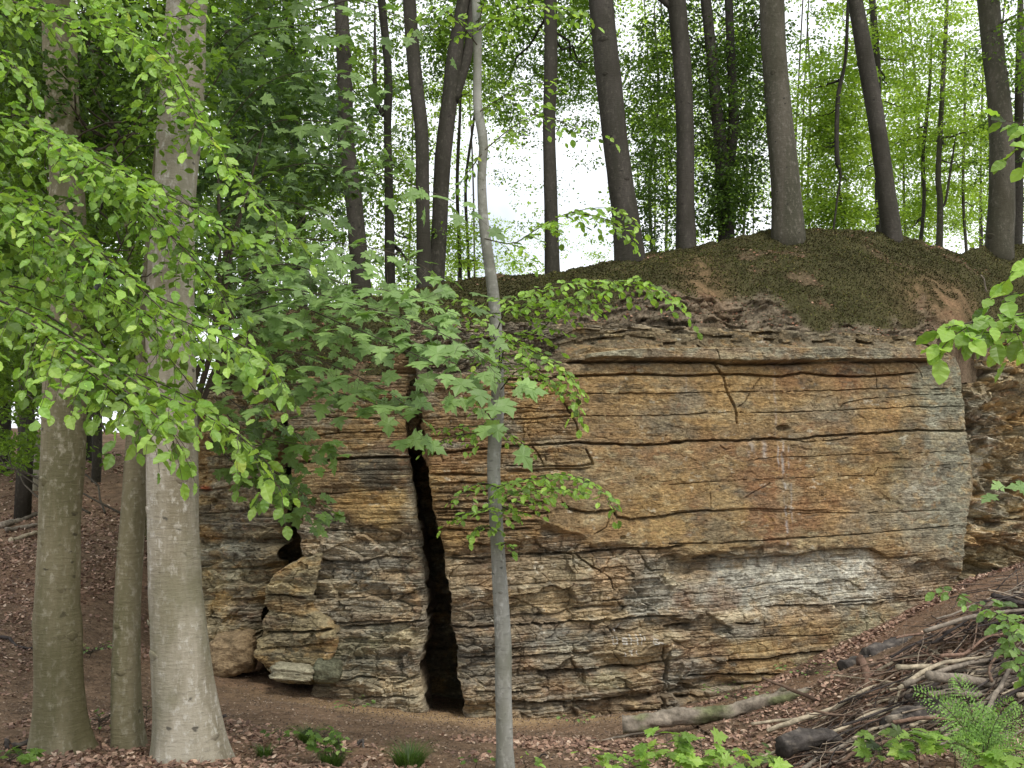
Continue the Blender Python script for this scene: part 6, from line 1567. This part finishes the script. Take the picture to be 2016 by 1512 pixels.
for k, (x, y, Y, n, h, lf, lab, kw) in enumerate([
    (1310,1500,6.9,22,.30,.12,'bright maple seedling with large leaves at the bottom edge right of the slender grey beech',{}),
    (1240,1475,7.4,12,.22,.10,'maple seedling with smaller leaves just left of the large-leaved one',{}),
    (1385,1495,7.0,16,.26,.13,'maple seedling crowding the right side of the large-leaved seedling',{}),
    (1205,1460,7.8,9,.20,.06,'tiny leafy sprout beyond the seedlings at the foot of the mossy log',{'tm':T_BEECH,'rad':.1}),
    (1170,1512,6.8,8,.16,.09,'low seedling leaves at the bottom edge, leftmost of the seedlings right of the grey beech',{}),
    (1480,1512,6.7,10,.2,.11,'low maple seedling at the bottom edge before the charred log',{}),
    (1810,1512,6.8,20,.26,.13,'broad maple seedling at the bottom edge below the fern',{}),
    (1735,1505,7.0,12,.22,.11,'maple seedling at the bottom edge just left of the broadest one below the fern',{}),
    (1880,1512,6.8,10,.2,.11,'maple seedling at the bottom edge right under the fern',{}),
    (2010,1480,6.4,16,.30,.13,'maple seedling in the lower right corner',{}),
    (1735,1462,7.6,10,.2,.07,'grey-green small-leaved sprout at the front of the brush pile',{'tm':T_BEECH,'pal':LC_MAPLE,'rad':.1}),
    (640,1490,7.8,26,.24,.07,'bushy green seedling with a pale tip between the grass tufts',{'pal':LC_MID,'rad':.1}),
    (672,1500,7.7,10,.22,.05,'pale lime sprout right beside the bushy green seedling',{'pal':((.32,.45,.14),(.25,.36,.1)),'rad':.06,'tm':T_BEECH}),
    (548,1452,8.4,8,.12,.06,'small low plant left of the round grass tuft',{'pal':LC_MID}),
    (1478,1460,8.0,12,.18,.07,'pale green sprout left of the poles of the brush pile',{'pal':LC_MAPLE}),
    (1035,1490,8.0,6,.10,.06,'tiny pale sprout at the foot of the slender grey beech',{'tm':T_BEECH}),
    (935,1490,8.0,7,.10,.05,'tiny green sprout left of the foot of the slender grey beech',{'tm':T_BEECH,'pal':LC_MID}),
    (195,1452,8.6,26,.12,.06,'low green leaves between the two left trunks near their feet',{'tm':T_BEECH,'pal':LC_MID,'rad':.22}),
    (180,1150,11.5,30,.10,.06,'patch of small green leaves on the slope between the leftmost and slim trunks',{'tm':T_BEECH,'pal':LC_MAPLE,'rad':.35}),
    (285,1400,9,14,.20,.06,'small seedling between the slim trunk and the thickest trunk',{'tm':T_BEECH,'pal':LC_MID}),
    (20,1500,7.2,14,.1,.09,'low leaves at the bottom left corner',{'pal':LC_MID}),
    (695,1385,11.2,12,.10,.05,'small green herbs at the foot of the pillar',{'tm':T_BEECH,'pal':LC_MAPLE,'rad':.2}),
    (1590,1330,11.9,26,.10,.05,'pale green herbs on the bank at the foot of the slab',{'tm':T_BEECH,'pal':LC_MAPLE,'rad':.4}),
    (1450,1365,11.6,20,.10,.05,'pale green herbs behind the mossy log',{'tm':T_BEECH,'pal':LC_MAPLE,'rad':.35}),
    (1130,1418,11.3,9,.06,.05,'thin green herbs on the sand at the foot of the slab',{'tm':T_BEECH,'pal':LC_MAPLE,'rad':.2})]):
    seedling(x, y, Y + (.45 if y > 1490 and x > 1100 else 0), int(n * 1.5), h + (.10 if y > 1490 and x > 1100 else 0), lf, lab, k, **kw)
bough('green twig with broad leaves arching over the brush pile from the right edge', [[(2120,1290,6.4),(2010,1230,6.4),(1930,1195,6.5),(1880,1165,6.6),(1850,1160,6.6)]], .075, twig=.10, **{**kb, 'pal': LC_MAPLE, 'lsp': .06})
bough('cluster of green leaves on a stem at the right edge beside the fern', [[(2100,1400,6.2),(2030,1330,6.2),(1990,1290,6.2),(1985,1240,6.2)], [(2060,1350,6.2),(2000,1280,6.2),(1975,1200,6.3)]], .08, twig=.12, **{**kb, 'pal': LC_MAPLE, 'lsp': .06})
# feathery fern-like plant in front of the pile
def fern(cx, cy, Y, label):
    c = P(cx, cy, Y); r = np.random.default_rng(5); A_ = Acc(); lv = Leaves()
    fr = [(-.40, .62, .9), (-.18, .50, .8), (.05, .45, .7), (.22, .36, .6), (-.30, .30, .6), (.30, .22, .5), (-.05, .28, .6), (.12, .55, .6), (.02, .2, .5), (.34,.42,.5), (-.12,.68,.7)]
    c[2] = float(gz(c[0], c[1]))
    for k, (dx, h, l) in enumerate(fr):
        t = np.linspace(0, 1, 26)[:, None]
        dy = r.normal(0, .14)
        p = np.array([dx, dy, 0]) * t ** 1.4 + np.array([0, 0, 1.0]) * h * (t - .25 * t ** 3)
        A_.tube(p, np.linspace(.003, .001, 26), 4, cap=False)
        for i in range(6, 26):
            u = (i - 6) / 20; L = .15 * (1 - u) ** .8 + .015
            tg = nrmz(p[min(i + 1, 25)] - p[i - 1])
            for sgn in (-1, 1):
                sd_ = nrmz(np.cross(tg, [0.2, -1, .3])) * sgn
                m = max(3, int(L / .011)); q = np.linspace(.1, 1, m)[:, None]
                b = p[i] + (sd_ * .9 + tg * .5) * L * q; b[:, 2] -= .15 * L * q[:, 0] ** 2
                lv.add(b, sd_ * .7 + tg * .7 + .3 * r.normal(size=(m, 3)), np.array([0, -1, .6]) + .3 * r.normal(size=(m, 3)), .022 * (1 - .6 * q[:, 0]), tints(m, ((.24, .40, .10), (.17, .30, .07)), r))
    root = empty('fern', (0, 0, 0)); tag(root, label, 'fern')
    A_.build('stems', M_TWIG, root); lv.build('fronds', T_QUAD, M_LEAF, root); root.location = c; root.scale = (1.3, 1.3, 1.25)
fern(1935, 1478, 7.3, 'feathery light green fern standing in front of the brush pile')
